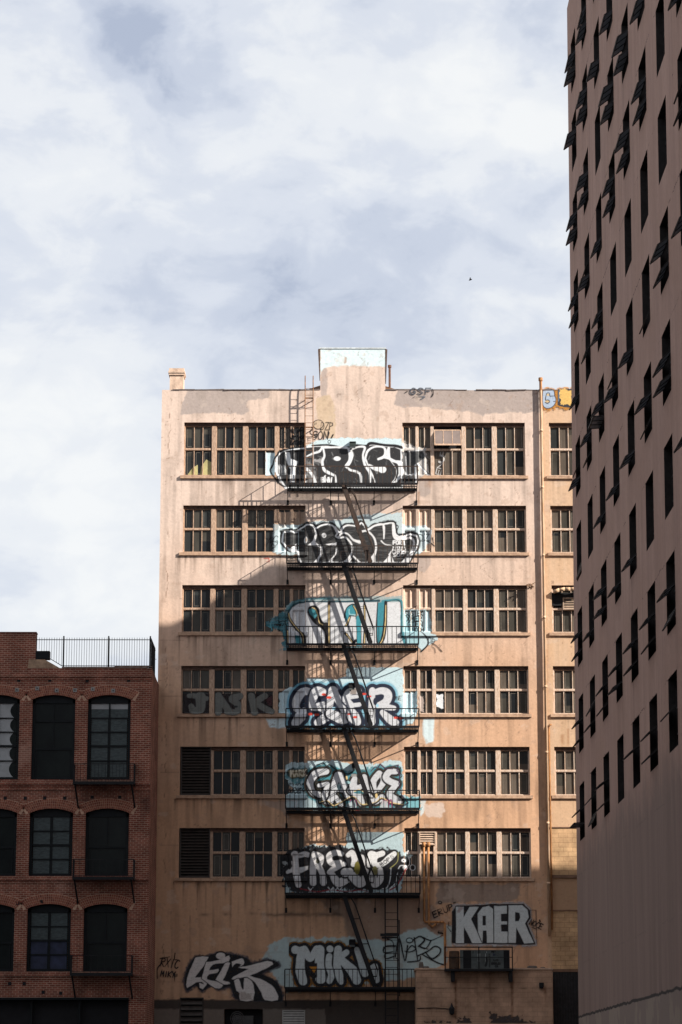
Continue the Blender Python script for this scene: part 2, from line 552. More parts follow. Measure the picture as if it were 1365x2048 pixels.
def facade_front():
    hx = sorted({a for h in HOLES for a in h[:2]} | {-.46, 2.58})
    hz = sorted({a for h in HOLES for a in h[2:]} | {Z_TOP})
    px = .0455

    def axis(lo, hi, marks):
        marks = [m for m in marks if lo < m < hi]
        e = [lo] + marks + [hi]
        out = []
        for a, b in zip(e[:-1], e[1:]):
            n = max(1, int(round((b - a) / px)))
            out += list(np.linspace(a, b, n, endpoint=False))
        return np.array(out + [hi])
    xs = axis(X_L, 14.7, hx)
    zs = axis(3.0, 35.41, hz)
    X, Z = np.meshgrid(xs, zs)
    nx, nz = len(xs), len(zs)
    cx = (xs[:-1] + xs[1:]) / 2; cz = (zs[:-1] + zs[1:]) / 2
    CX, CZ = np.meshgrid(cx, cz)
    keep = (CZ < Z_TOP) | ((CX > -.46) & (CX < 2.58))
    for a, b, c, d in HOLES:
        keep &= ~((CX > a) & (CX < b) & (CZ > c) & (CZ < d))
    col = wall_colour(X, Z)
    idx = np.arange(nx * nz).reshape(nz, nx)
    q = np.stack([idx[:-1, :-1], idx[:-1, 1:], idx[1:, 1:], idx[1:, :-1]], -1)[keep]
    used, inv = np.unique(q, return_inverse=True)
    q = inv.reshape(q.shape)
    # a hand-trowelled face: a few millimetres out of true
    Yv = (fbm(X * .9, Z * .9, 41, 3) - .5) * .012
    co = np.stack([X.ravel(), Yv.ravel(), Z.ravel()], -1)[used]
    c4 = np.concatenate([col.reshape(-1, 3), np.ones((nx * nz, 1))], 1)[used]
    return grid_mesh('wall', co, q, c4, [STUCCO], building)


def grid_mesh(name, co, quads, c4, mats, parent):
    me = bpy.data.meshes.new(name)
    nv, nf = len(co), len(quads)
    me.vertices.add(nv)
    me.vertices.foreach_set('co', co.astype(np.float32).ravel())
    me.loops.add(nf * 4)
    me.loops.foreach_set('vertex_index', quads.astype(np.int32).ravel())
    me.polygons.add(nf)
    me.polygons.foreach_set('loop_start', np.arange(nf, dtype=np.int32) * 4)
    me.polygons.foreach_set('loop_total', np.full(nf, 4, np.int32))
    a = me.color_attributes.new('paint', 'FLOAT_COLOR', 'POINT')
    a.data.foreach_set('color', c4.astype(np.float32).ravel())
    for m in mats:
        me.materials.append(m)
    me.update(calc_edges=True)
    me.validate()
    return link(name, me, parent)


wall = facade_front()
# reveals, roof, rear of the building
m = MB()
for a, b, c, d in HOLES:
    y0, y1 = .008, .34
    m.quad([(a, y0, c), (a, y0, d), (a, y1, d), (a, y1, c)])
    m.quad([(b, y0, d), (b, y0, c), (b, y1, c), (b, y1, d)])
    m.quad([(a, y0, d), (b, y0, d), (b, y1, d), (a, y1, d)])
    m.quad([(b, y0, c), (a, y0, c), (a, y1, c), (b, y1, c)])
m.build('window_reveal', mat('reveal_paint', (.50, .34, .24), .9, .3, 4), building)
m = MB()
m.quad([(X_L, .008, 0), (X_L, .008, Z_TOP), (X_L, 26, Z_TOP), (X_L, 26, 0)])
m.quad([(14.7, .002, 0), (X_R, .002, 0), (X_R, .002, Z_TOP), (14.7, .002, Z_TOP)])
m.quad([(X_L, .006, 0), (14.7, .006, 0), (14.7, .006, 3.0), (X_L, .006, 3.0)])
m.quad([(X_R, .002, 0), (X_R, 26, 0), (X_R, 26, Z_TOP), (X_R, .002, Z_TOP)])
m.quad([(X_R, 26, 0), (X_L, 26, 0), (X_L, 26, Z_TOP), (X_R, 26, Z_TOP)])
m.quad([(X_L, .4, Z_TOP - .8), (X_R, .4, Z_TOP - .8), (X_R, 26, Z_TOP - .8), (X_L, 26, Z_TOP - .8)])
m.quad([(X_L, .40, Z_TOP), (X_L, .40, Z_TOP - .8), (X_R, .40, Z_TOP - .8), (X_R, .40, Z_TOP)][::-1])
m.build('side_wall', STUCCO_PLAIN, building)
# thin dark flashing along the parapet, with breaks
m = MB()
rf = random.Random(8)
for a, b in ((X_L, -.98), (-.98, -.47), (2.60, 9.7), (9.72, X_R)):
    x = a
    while x < b - .01:                       # lengths of bent and missing tin
        w = min(rf.uniform(.25, 1.3), b - x)
        if rf.random() < .86:
            h1, h2 = rf.uniform(.02, .055), rf.uniform(.02, .055)
            y = -.012 - rf.uniform(0, .03)
            m.hexa([(x, y, Z_TOP - rf.choice((0, 0, .03))), (x + w - .004, y, Z_TOP), (x + w - .004, .42, Z_TOP), (x, .42, Z_TOP), (x, y, Z_TOP + h1), (x + w - .004, y, Z_TOP + h2), (x + w - .004, .42, Z_TOP + h2), (x, .42, Z_TOP + h1)])
        x += w
m.build('parapet_flashing', mat('flashing', (.16, .13, .12), .7, .4, 5), building)
# head house over the stair: side walls, roof, drips
m = MB()
hx0, hx1 = -.46, 2.58
m.quad([(hx0, .012, Z_TOP), (hx0, .012, 35.41), (hx0, 4, 35.41), (hx0, 4, Z_TOP)])
m.quad([(hx1, .012, 35.41), (hx1, .012, Z_TOP), (hx1, 4, Z_TOP), (hx1, 4, 35.41)])
m.quad([(hx0, 4, Z_TOP), (hx0, 4, 35.41), (hx1, 4, 35.41), (hx1, 4, Z_TOP)])
hh = m.build('head_house', STUCCO_PLAIN, building)
m = MB()
m.box(hx0 - .04, hx1 + .05, -.03, 4.03, 35.412, 35.47)
m.build('coping', mat('coping_white', (.55, .60, .62), .8, .3, 5), hh)
m = MB()
m.hexa([(hx0 - .10, -.01, 35.40), (hx0 - .003, -.01, 35.40), (hx0 - .003, .12, 35.40), (hx0 - .10, .12, 35.40),
        (hx0 - .10, -.01, 35.405), (hx0 - .003, -.01, 35.405), (hx0 - .003, .12, 35.405), (hx0 - .10, .12, 35.405)])
m.hexa([(hx0 - .035, -.01, 33.9), (hx0 - .003, -.01, 33.9), (hx0 - .003, .12, 33.9), (hx0 - .035, .12, 33.9),
        (hx0 - .11, -.01, 35.39), (hx0 - .003, -.01, 35.39), (hx0 - .003, .12, 35.39), (hx0 - .11, .12, 35.39)])
m.hexa([(hx1 + .004, -.01, 33.75), (hx1 + .03, -.01, 33.75), (hx1 + .03, .12, 33.75), (hx1 + .004, .12, 33.75),
        (hx1 + .004, -.01, 35.39), (hx1 + .10, -.01, 35.39), (hx1 + .10, .12, 35.39), (hx1 + .004, .12, 35.39)])
m.build('flashing', mat('old_flashing', (.10, .065, .05), .8, .4, 6), hh)
# hipped roof behind it
m = MB()
e = [(-.98, .55), (3.02, .55), (3.02, 5.0), (-.98, 5.0)]
zt, zb = 33.62, 33.38
for i in range(4):
    a, b = e[i], e[(i + 1) % 4]
    m.quad([(*a, zb), (*b, zb), (*b, zt), (*a, zt)], 1)
t = [(-.2, 1.6), (2.3, 1.6), (2.3, 4.0), (-.2, 4.0)]
for i in range(4):
    a, b, c, d = e[i], e[(i + 1) % 4], t[(i + 1) % 4], t[i]
    m.quad([(*a, zt), (*b, zt), (*c, 34.15), (*d, 34.15)], 0)
m.quad([(*q, 34.15) for q in t], 0)
m.build('eave', [DARKBROWN, DARK], building)
m = MB()
m.tube([(2.80, .8, 33.7), (2.80, .8, 34.80)], .055)
m.tube([(2.80, .8, 34.72), (2.80, .8, 34.84)], .085)
tag(m.build('vent_pipe', mat('dark_rust', (.13, .07, .05), .8, .4, 6)), 'thin rusty brown vent pipe behind the right side of the roof head house', 'pipe')

# chimney on the left corner
cx0, cz0 = at(338, 783)[0], Z_TOP
cx1 = at(368, 783)[0]
ch = thing('chimney', 'small peach brick chimney with a stepped cap on the left roof corner', 'chimney', ((cx0 + cx1) / 2, .6, Z_TOP))
CHM = mat('chimney_stucco', (.58, .43, .33), .9, .3, 4, (1, 1, .6), .3, 15)
m = MB()
m.box(cx0 + .03, cx1 - .03, .16, .95, Z_TOP - .3, 34.17)
m.build('shaft', CHM, ch)
m = MB()
m.box(cx0 - .01, cx1 + .01, .11, 1.0, 34.172, 34.27)
m.box(cx0 - .04, cx1 + .04, .08, 1.03, 34.272, 34.36)
m.box(cx0 - .005, cx1 + .005, .12, .99, 34.362, 34.50)
m.build('cap', CHM, ch)

# ------------------------------------------------------------------ windows
FRONTS = []     # (x0, x1, z0, z1, y): how far back the painted things stand, used by the spray paint


def window_unit(gx, bx, z0, z1, style='3', row=0, seed=0, col=0):
    """one steel sash window: frame, bars (one mesh), its panes as a child"""
    rnd = random.Random(seed)
    m = MB()
    (g0, g1), (b0, b1) = gx, bx
    tz = (z0 + z1) / 2 + .02

    def bx_(x0, x1, y0, za, zb_, mi=0):
        m.box(x0, x1, y0 + .05, .25, za, zb_, mi)
        FRONTS.append((x0, x1, za, zb_, y0 + .05))
    e = .001
    for q0, q1 in ((b0 + e, g0), (g1, b1 - e)):
        bx_(q0, q1, .065, z0 + .001, z1 - .151)
        bx_(q0, q1, .060, z1 - .15, z1 - .002, 1)
    top, bot = z1 - .15, z0 + .05
    bx_(g0 + e, g1 - e, .075, top, z1 - .002, 1)
    bx_(g0 + e, g1 - e, .085, z0 + .001, bot)
    bars = []
    w = g1 - g0
    if style == 'split':
        mid = (g0 + g1) / 2
        bx_(mid - .06, mid + .06, .068, bot + e, top - e)
        spans = [(g0, mid - .06), (mid + .06, g1)]
        n = 2
    else:
        spans = [(g0, g1)]
        n = 3
    cells = []
    for (s0, s1) in spans:
        f = .022
        for (za, zb_, upper) in ((bot, tz - .038, 0), (tz + .038, top, 1)):
            if style == 'open' and upper:
                continue
            bx_(s0 + e, s0 + f, .105, za + e, zb_ - e); bx_(s1 - f, s1 - e, .105, za + e, zb_ - e)
            bx_(s0 + f + e, s1 - f - e, .107, zb_ - f, zb_ - e); bx_(s0 + f + e, s1 - f - e, .107, za + e, za + f)
            xs = [s0 + f + (s1 - s0 - 2 * f) * k / n for k in range(n + 1)]
            for k in range(1, n):
                bx_(xs[k] - .017, xs[k] + .017, .115, za + f + e, zb_ - f - e)
            for k in range(n):
                cells.append((xs[k], xs[k + 1], za + f, zb_ - f))
        bx_(s0 + e, s1 - e, .09, tz - .038 + e, tz + .038 - e)
    o = m.build('window', [FRAME_LIT if col else FRAME, HEADM], building)
    p = MB()
    for (a, b, c, d) in cells:
        r = rnd.random()
        lit = col == 1
        mi = 3 if r < (.04 if lit else .35) else (0 if r < (.18 if lit else .6) else (1 if r < (.52 if lit else .9) else 2))  # paler panes picked on the sunlit side, sunlight put into the glass colour
        if rnd.random() < .25 and d - c > .4:   # a blind or a board behind part of the pane
            zz = c + (d - c) * rnd.uniform(.25, .8)
            p.quad([(a, .22, c), (b, .22, c), (b, .22, zz), (a, .22, zz)], mi)
            p.quad([(a, .22, zz), (b, .22, zz), (b, .22, d), (a, .22, d)], rnd.choice((0, 1, 3)))
        else:
            p.quad([(a, .22, c), (b, .22, c), (b, .22, d), (a, .22, d)], mi)
        if rnd.random() < (.75 if col else .5):      # alarm tape stuck round the inside of the pane
            t, i1, i2 = .012, .07 + .02 * rnd.random(), .08
            A, B, Cc, Dd = a + i1, b - i1, c + i2, d - i2
            y = .215
            for q in ((A, A + t, Cc, Dd), (B - t, B, Cc, Dd)) + (((A + t, B - t, Dd - t, Dd),) if rnd.random() < .6 else ()) + (((A + t, B - t, Cc, Cc + t),) if rnd.random() < .6 else ()):
                p.quad([(q[0], y, q[2]), (q[1], y, q[2]), (q[1], y, q[3]), (q[0], y, q[3])], 4)
    p.build('pane', GLASS + [PANELINE], o)
    return o


def louvre(x0, x1, z0, z1, y, name='louver', matl=LOUVER, n=16, parent=building, depth=.12):
    m = MB()
    m.box(x0 + .002, x0 + .05, y - .03, y + depth, z0 + .002, z1 - .002)
    m.box(x1 - .05, x1 - .002, y - .03, y + depth, z0 + .002, z1 - .002)
    m.box(x0 + .051, x1 - .051, y - .03, y + depth, z1 - .05, z1 - .002)
    m.box(x0 + .051, x1 - .051, y - .03, y + depth, z0 + .002, z0 + .05)
    h = (z1 - z0 - .1) / n
    for i in range(n):
        z = z0 + .05 + i * h
        m.hexa([(x0 + .052, y - .02, z + .004), (x1 - .052, y - .02, z + .004), (x1 - .052, y - .008, z + .002), (x0 + .052, y - .008, z + .002),
                (x0 + .052, y + depth - .02, z + h * .8), (x1 - .052, y + depth - .02, z + h * .8), (x1 - .052, y + depth - .01, z + h * .78), (x0 + .052, y + depth - .01, z + h * .78)])
    m.quad([(x0 + .05, y + depth - .004, z0 + .05), (x1 - .05, y + depth - .004, z0 + .05), (x1 - .05, y + depth - .004, z1 - .05), (x0 + .05, y + depth - .004, z1 - .05)], 1)
    return m.build(name, [matl, DARK], parent)


sd = 100
for r in range(6):
    z0, z1 = SILLZ[r] + SILLH, HEAD[r]
    for i in range(4):
        sd += 1
        if r >= 4 and i == 0:
            louvre(LB[0] + .03, LB[1] - .01, z0, z1, .10)
        else:
            window_unit(LG[i], (LB[i], LB[i + 1]), z0, z1, 'split' if i == 3 else '3', r, sd, 0)
    for i in range(4):
        sd += 1
        window_unit(RG[i], (RB[i], RB[i + 1]), z0, z1, 'split' if i == 0 else ('open' if (r == 0 and i == 1) else '3'), r, sd, 1)
    if r < 5:
        for i in range(3):
            sd += 1
            window_unit(WG[i], (WB[i], WB[i + 1]), z0, z1, '3', r, sd, 1)
    for (a, b) in ((LB[0] - .16, LB[-1] + .1), (RB[0] - .1, RB[-1] + .12)) + (((WB[0] - .14, WB[-1] + .1),) if r < 5 else ()):
        m = MB()
        m.box(a, b, -.085, .114, SILLZ[r], SILLZ[r] + SILLH)
        m.build('sill', SILLM, building)
        FRONTS.append((a, b, SILLZ[r], SILLZ[r] + SILLH, -.085))
m = MB()
zy = SILLZ[0] + SILLH + .07
m.quad([(-6.02, .212, zy), (-5.52, .212, zy), (-5.52, .212, zy + .62), (-5.75, .212, zy + .75), (-5.98, .212, zy + .42)])
m.quad([(-6.62, .212, zy), (-6.14, .212, zy), (-6.14, .212, zy + .5), (-6.40, .212, zy + .34)])
m.build('window_paper', mat('yellowed_paper', (.42, .38, .18), .8, .3, 3), building)
# the sash that hangs open on the top floor
z0, z1 = SILLZ[0] + SILLH, HEAD[0]
g0, g1 = RG[1]
tz = (z0 + z1) / 2 + .02
m = MB()
P = lambda x, s, o=0: (x, .15 - .36 * s - o * .9, (z1 - .30) - (z1 - .30 - tz - .12) * s - o * .3)
for (xa, xb, sa, sb) in ((g0 + .02, g0 + .06, 0, 1), (g1 - .06, g1 - .02, 0, 1), (g0 + .061, g1 - .061, 0, .06), (g0 + .061, g1 - .061, .9, 1), (g0 + .43, g0 + .46, .061, .899), (g0 + .85, g0 + .88, .061, .899)):
    m.hexa([P(xa, sa), P(xb, sa), P(xb, sa, -.03), P(xa, sa, -.03), P(xa, sb), P(xb, sb), P(xb, sb, -.03), P(xa, sb, -.03)])
osash = m.build('open_sash', FRAME, building)
m = MB()
m.quad([P(g0 + .05, .05, -.015), P(g1 - .05, .05, -.015), P(g1 - .05, .95, -.015), P(g0 + .05, .95, -.015)])
m.build('pane', mat('dusty_mauve_glass', (.20, .16, .145), .3, .15, 2), osash)
m = MB()
m.quad([(g0, .24, tz), (g1, .24, tz), (g1, .24, z1 - .1), (g0, .24, z1 - .1)])
m.build('window_void', DARK, building)
# ------------------------------------------------------------------ spray paint
BLACK = (.014, .014, .017); WHITE = (.74, .77, .80); SILVER = (.52, .54, .57); LBLUE = (.58, .72, .77)
TEAL = (.045, .22, .27); GOLD = (.66, .50, .24); RED = (.62, .06, .035); NAVY = (.018, .024, .045)


def front_depth(X, Z):
    Y = np.full(X.shape, -.010)
    for a, b, c, d in HOLES:
        Y[(X > a) & (X < b) & (Z > c) & (Z < d)] = .208
    for a, b, c, d, y in FRONTS:
        if y < 0:
            s = (X > a - .02) & (X < b + .02) & (Z > c - .03) & (Z < d + .03)
        else:
            s = (X > a - .02) & (X < b + .02) & (Z > c - .02) & (Z < d + .02)
        Y[s] = np.minimum(Y[s], y - .006)
    return Y


class Paint:
    """coats of spray paint on one stretch of wall, laid down in order"""
    def __init__(self, name, label, u0, v0, u1, v1, zoom=(0, 0, 1.0), step=1.0, Y=None, seed=0):
        self.name, self.label, self.Yfix, self.seed = name, label, Y, seed
        x0, z1 = at(u0, v0, Y or 0); x1, z0 = at(u1, v1, Y or 0)
        n = int((u1 - u0) / step); k = int((v1 - v0) / step)
        self.X, self.Z = np.meshgrid(np.linspace(x0, x1, n), np.linspace(z0, z1, k))
        U, V = proj(self.X, np.full_like(self.X, Y or 0), self.Z)
        self.ou, self.ov, self.s = zoom
        self.U = (U - self.ou) * self.s; self.V = (V - self.ov) * self.s     # the sketch's own units
        self.rgb = np.zeros(U.shape + (3,)); self.a = np.zeros(U.shape)
        self.rag = fbm(U * .2, V * .2, 50 + int(seed * 10), 4) - .5
        self.grain = fbm(U * .9, V * .9, 90 + int(seed * 10), 2)
        self.wob = fbm(U * .06, V * .06, 70 + int(seed * 10), 3) - .5
        self.brush = fbm(U * .05, V * .8, 33 + int(seed * 10), 3)

    def lay(self, d, col, op=1.0, soft=1.0, rag=0.0):
        w = self.s * .6 * soft
        m = sm(w, -w, d + self.rag * rag * self.s * 2 + self.wob * self.s * 1.5) * op
        c = np.array(col)
        na = m + self.a * (1 - m)
        w1 = np.where(na > 1e-6, m / np.maximum(na, 1e-6), 0)[..., None]
        self.rgb = self.rgb * (1 - w1) + c * w1
        self.a = na
        return self

    def poly(self, pts, col, op=1.0, soft=1.0, rag=0.0, grow=0):
        return self.lay(poly_sdf(self.U, self.V, pts) - grow, col, op, soft, rag)

    def line(self, pts, w, col, op=1.0, soft=1.0, rag=0.0, smooth=True):
        return self.lay(line_sdf(self.U, self.V, curve(pts) if smooth else pts, w), col, op, soft, rag)

    def dot(self, x, y, r, col, ry=None, op=1.0, soft=1.0):
        ry = ry or r
        d = (np.hypot((self.U - x) / r, (self.V - y) / ry) - 1) * min(r, ry)
        return self.lay(d, col, op, soft)

    def union(self, strokes):
        d = np.full(self.U.shape, 1e9)
        for pts, w in strokes:
            d = np.minimum(d, line_sdf(self.U, self.V, curve(pts), w))
        return d

    def letters(self, groups, fill, rim, rw, outer=None, ow=0, soft=1.0):
        """bubble letters: an outer outline round all, then each letter with its rim over the one before"""
        ds = [self.union(g) for g in groups]
        if outer is not None:
            self.lay(np.minimum.reduce(ds) - ow - rw, outer, 1, soft * 1.4)
        for d in ds:
            self.lay(d - rw, rim, 1, soft)
            self.lay(d, fill, 1, soft)
        return ds

    def streak(self, amt, where=None, col=(.9, .9, .9)):
        """roller and brush texture inside the paint"""
        m = sm(.5, .75, self.brush) * amt
        if where is not None:
            m = m * where
        self.rgb = self.rgb * (1 - m[..., None]) + np.array(col) * m[..., None]

    def scribble(self, x0, y0, x1, y1, n, col, w, seed, rows=1):
        r = random.Random(seed)
        for row in range(rows):
            ya = y0 + (y1 - y0) * row / rows; yb = y0 + (y1 - y0) * (row + .85) / rows
            dx = (x1 - x0) / n
            for i in range(n):
                a = x0 + dx * i
                pts = [(a + r.uniform(0, .3) * dx, r.uniform(ya, yb)) for _ in range(2)] + [(a + r.uniform(.3, .9) * dx, r.uniform(ya, yb)) for _ in range(3)]
                self.line(pts, w, col)

    def write(self, text, x, y, h, w, col, sw, slant=0.0, gap=.35, rot=0.0, op=1.0):
        """hand lettering from single strokes"""
        cx = x
        cr, sr = math.cos(rot), math.sin(rot)
        for chh in text:
            for s in GLYPH.get(chh, []):
                pts = []
                for (px, py) in s:
                    qx = cx - x + px * w + slant * (1 - py) * h; qy = py * h
                    pts.append((x + qx * cr - qy * sr, y + qx * sr + qy * cr))
                self.line(pts, sw, col, op=op, smooth=len(pts) > 4)
            cx += w * (1 + gap) if chh != ' ' else w * .7

    def finish(self, parent=None):
        a = np.clip(self.a, 0, 1)
        # worn and thin spots
        a = a * (1 - .25 * sm(.62, .8, self.grain))
        Y = front_depth(self.X, self.Z) - .0016 * self.seed if self.Yfix is None else np.full(self.X.shape, self.Yfix)
        nz, nx = a.shape
        idx = np.arange(nx * nz).reshape(nz, nx)
        q = np.stack([idx[:-1, :-1], idx[:-1, 1:], idx[1:, 1:], idx[1:, :-1]], -1).reshape(-1, 4)
        mx = a.ravel()[q].max(1)
        q = q[mx > .03]
        used, inv = np.unique(q, return_inverse=True)
        q = inv.reshape(-1, 4)
        co = np.stack([self.X.ravel(), Y.ravel(), self.Z.ravel()], -1)[used]
        if parent is not None:
            co = co - np.array(base_of(parent))
        c4 = np.concatenate([np.clip(self.rgb.reshape(-1, 3), .008, .85), a.reshape(-1, 1)], 1)[used]
        o = grid_mesh(self.name, co, q, c4, [SPRAY], parent or building)
        if self.label:
            o['label'] = self.label
        return o


GLYPH = {
    'A': [[(0, 1), (.5, 0), (1, 1)], [(.2, .6), (.8, .6)]], 'B': [[(0, 0), (0, 1)], [(0, 0), (.8, .1), (.8, .4), (0, .48)], [(0, .48), (.9, .6), (.9, .92), (0, 1)]],
    'C': [[(1, .12), (.5, 0), (0, .4), (.1, .85), (.6, 1), (1, .85)]], 'D': [[(0, 0), (0, 1)], [(0, 0), (.7, .1), (1, .5), (.7, .9), (0, 1)]],
    'E': [[(1, 0), (0, 0), (0, 1), (1, 1)], [(0, .5), (.8, .5)]], 'F': [[(1, 0), (0, 0), (0, 1)], [(0, .5), (.8, .5)]],
    'G': [[(1, .12), (.5, 0), (0, .45), (.15, .9), (.7, 1), (1, .8), (1, .55), (.6, .55)]], 'H': [[(0, 0), (0, 1)], [(1, 0), (1, 1)], [(0, .5), (1, .5)]],
    'I': [[(.5, 0), (.5, 1)]], 'J': [[(.9, 0), (.9, .7), (.6, 1), (.2, .95), (0, .7)]], 'K': [[(0, 0), (0, 1)], [(1, 0), (.05, .5), (1, 1)]],
    'L': [[(0, 0), (0, 1), (1, 1)]], 'M': [[(0, 1), (.1, 0), (.5, .6), (.9, 0), (1, 1)]], 'N': [[(0, 1), (0, 0), (1, 1), (1, 0)]],
    'O': [[(.5, 0), (0, .3), (.05, .8), (.5, 1), (.95, .8), (1, .3), (.5, 0)]], 'P': [[(0, 1), (0, 0)], [(0, 0), (.8, .08), (.9, .4), (.1, .55)]],
    'R': [[(0, 1), (0, 0)], [(0, 0), (.8, .08), (.85, .4), (.1, .5), (1, 1)]], 'S': [[(1, .1), (.4, 0), (.05, .25), (.5, .5), (.95, .75), (.5, 1), (0, .9)]],
    'T': [[(0, 0), (1, 0)], [(.5, 0), (.5, 1)]], 'U': [[(0, 0), (.05, .8), (.5, 1), (.95, .8), (1, 0)]], 'V': [[(0, 0), (.5, 1), (1, 0)]],
    'W': [[(0, 0), (.25, 1), (.5, .35), (.75, 1), (1, 0)]], 'X': [[(0, 0), (1, 1)], [(1, 0), (0, 1)]], 'Y': [[(0, 0), (.5, .5), (1, 0)], [(.5, .5), (.4, 1)]],
    'Z': [[(0, 0), (1, 0), (0, 1), (1, 1)]], '!': [[(.5, 0), (.35, .65)], [(.3, .9), (.32, .96)]], '.': [[(.4, .95), (.45, 1)]], '"': [[(.2, 0), (.1, .3)], [(.7, 0), (.6, .3)]],
    '1': [[(.5, 0), (.5, 1)]], '2': [[(0, .2), (.5, 0), (.95, .3), (0, 1), (1, 1)]], '6': [[(.9, 0), (.2, .4), (.1, .8), (.6, 1), (.9, .7), (.2, .6)]], '0': [[(.5, 0), (0, .4), (.5, 1), (1, .5), (.5, 0)]], '4': [[(.7, 1), (.7, 0), (0, .7), (1, .7)]],
}
Zm = 1365 / 370.0


def top_piece():
    p = Paint('graffiti', 'black and white bubble letters KRIST above the topmost fire escape platform', 532, 838, 895, 982, (530, 830, Zm), seed=1)
    p.poly([(355, 195), (440, 182), (640, 166), (730, 178), (870, 172), (1012, 176), (1012, 545), (300, 545), (300, 230)], LBLUE, .96, 2, 3)
    p.poly([(5, 272), (75, 272), (75, 446), (5, 446)], LBLUE, .9, 1, 2)
    p.poly([(88, 300), (160, 290), (170, 470), (190, 540), (110, 500), (70, 400)], WHITE, .85, 2, 3)
    p.poly([(1012, 190), (1060, 200), (1150, 240), (1190, 240), (1215, 420), (1130, 470), (1012, 470)], (.62, .60, .58), .75, 4, 5)
    # silhouette
    sil = [(82, 430), (84, 300), (120, 255), (200, 240), (300, 232), (370, 222), (470, 224), (560, 234), (620, 238), (700, 222), (752, 222), (790, 212), (880, 222), (960, 226), (1012, 248), (1020, 545), (150, 545), (110, 480)]
    p.poly(sil, WHITE, 1, 1, 1)
    p.line([(100, 500), (60, 445), (40, 400), (60, 360), (70, 320), (95, 290), (115, 262), (190, 243), (300, 228)], 11, BLACK)
    p.line([(95, 455), (105, 500), (150, 530)], 9, BLACK)
    p.line([(350, 226), (470, 222), (560, 238), (620, 238)], 13, BLACK)
    p.line([(680, 226), (750, 230), (768, 214), (800, 210), (880, 222), (960, 228), (1010, 240)], 20, BLACK)
    # black body, white seams
    fb = (.030, .031, .034)
    p.poly(sil, fb, 1, 1, 0, -13)
    p.poly([(300, 330), (372, 395), (392, 505), (322, 505), (305, 440)], (.17, .17, .175), .9, 3, 6)
    p.poly([(150, 262), (184, 268), (192, 318), (244, 334), (226, 400), (220, 505), (184, 505), (190, 400), (163, 340)], WHITE)
    p.line([(298, 236), (299, 505)], 13, WHITE, 1, 1, 0, False); p.line([(357, 236), (357, 380)], 8, WHITE, .9, 1, 0, False)
    p.line([(308, 306), (352, 286), (404, 268), (424, 236)], [10, 14, 16, 12], WHITE)
    p.poly([(362, 330), (428, 318), (420, 360), (380, 350)], (.4, .4, .41), .8, 2, 4)
    p.line([(310, 400), (350, 440), (375, 505)], [24, 20, 22], WHITE)
    p.line([(430, 240), (440, 300), (426, 345), (440, 405), (500, 440), (520, 452), (524, 505)], [14, 16, 18, 22, 16, 12, 12], WHITE)
    p.line([(440, 242), (520, 238), (602, 240), (622, 268), (624, 330), (602, 372)], [14, 10, 14, 14, 14, 20], WHITE)
    p.line([(600, 376), (630, 405), (700, 432), (712, 505)], [18, 16, 16, 14], WHITE)
    p.line([(636, 262), (642, 300), (628, 350), (604, 380)], [12, 26, 22, 22], WHITE)
    p.line([(640, 255), (690, 236), (738, 240), (724, 300), (740, 370), (775, 430), (778, 505)], [10, 10, 14, 12, 16, 16, 12], WHITE)
    p.line([(742, 318), (760, 266), (812, 236), (880, 242), (888, 300), (838, 326)], [12, 14, 12, 14, 26, 18], WHITE)
    p.line([(744, 330), (775, 400), (805, 470), (815, 505)], [12, 8, 8, 6], WHITE)
    p.line([(888, 310), (940, 330), (985, 360), (998, 420), (976, 480), (945, 505)], [26, 16, 12, 14, 16, 12], WHITE)
    p.line([(915, 245), (912, 290), (935, 335), (1012, 350)], [20, 26, 16, 22], WHITE)
    p.line([(930, 340), (968, 400), (962, 465), (936, 500)], 5, WHITE)
    p.dot(535, 322, 26, WHITE, 16); p.dot(868, 402, 30, WHITE, 25); p.line([(868, 402), (815, 395), (772, 372)], [40, 30, 18], WHITE)
    p.poly([(985, 350), (1015, 360), (1012, 460), (990, 480)], WHITE)
    p.poly([(1014, 270), (1060, 258), (1160, 258), (1182, 280), (1176, 310), (1140, 345), (1130, 450), (1128, 505), (1005, 505), (1020, 440)], (.045, .05, .055), .95, 1.5, 3)
    p.line([(1012, 400), (1060, 440), (1110, 430)], 20, WHITE, .7, 2); p.line([(1040, 300), (1050, 420)], 6, WHITE, .6)
    p.line([(1130, 355), (1165, 390), (1215, 440)], 14, WHITE); p.line([(1140, 352), (1180, 395), (1222, 442)], 6, BLACK)
    p.line([(1110, 365), (1118, 500)], 14, WHITE, .9)
    p.line([(1060, 262), (1170, 256)], 10, WHITE, .8)
    # swipes of thin white
    r = random.Random(3)
    for i in range(80):
        x, y = r.choice([(r.uniform(450, 700), r.uniform(260, 500)), (r.uniform(770, 950), r.uniform(255, 490)), (r.uniform(1020, 1170), r.uniform(262, 480)), (r.uniform(90, 290), r.uniform(270, 480)), (r.uniform(330, 430), r.uniform(260, 500))])
        a = r.uniform(-.9, .9) + 1.2
        l = r.uniform(15, 55)
        p.line([(x, y), (x + l * math.cos(a), y + l * math.sin(a))], 3, (.35, .36, .37), r.uniform(.2, .6), 1.2)
    for i in range(9):
        p.line([(92 + 7 * i, 360 + 6 * (i % 3)), (105 + 8 * i, 440)], 4, WHITE, .6)
    p.write('BNW', 420, 462, 34, 20, WHITE, 7); p.line([(440, 455), (450, 448)], 6, WHITE)
    # tags above, left of the pipe and on the window
    p.dot(395, 70, 40, BLACK, 36); p.dot(395, 70, 35, (.52, .40, .29), 31)
    p.write('DZP', 412, 55, 55, 24, BLACK, 5, .1); p.line([(352, 98), (335, 130), (360, 150), (385, 140), (380, 165), (345, 160)], 5, BLACK)
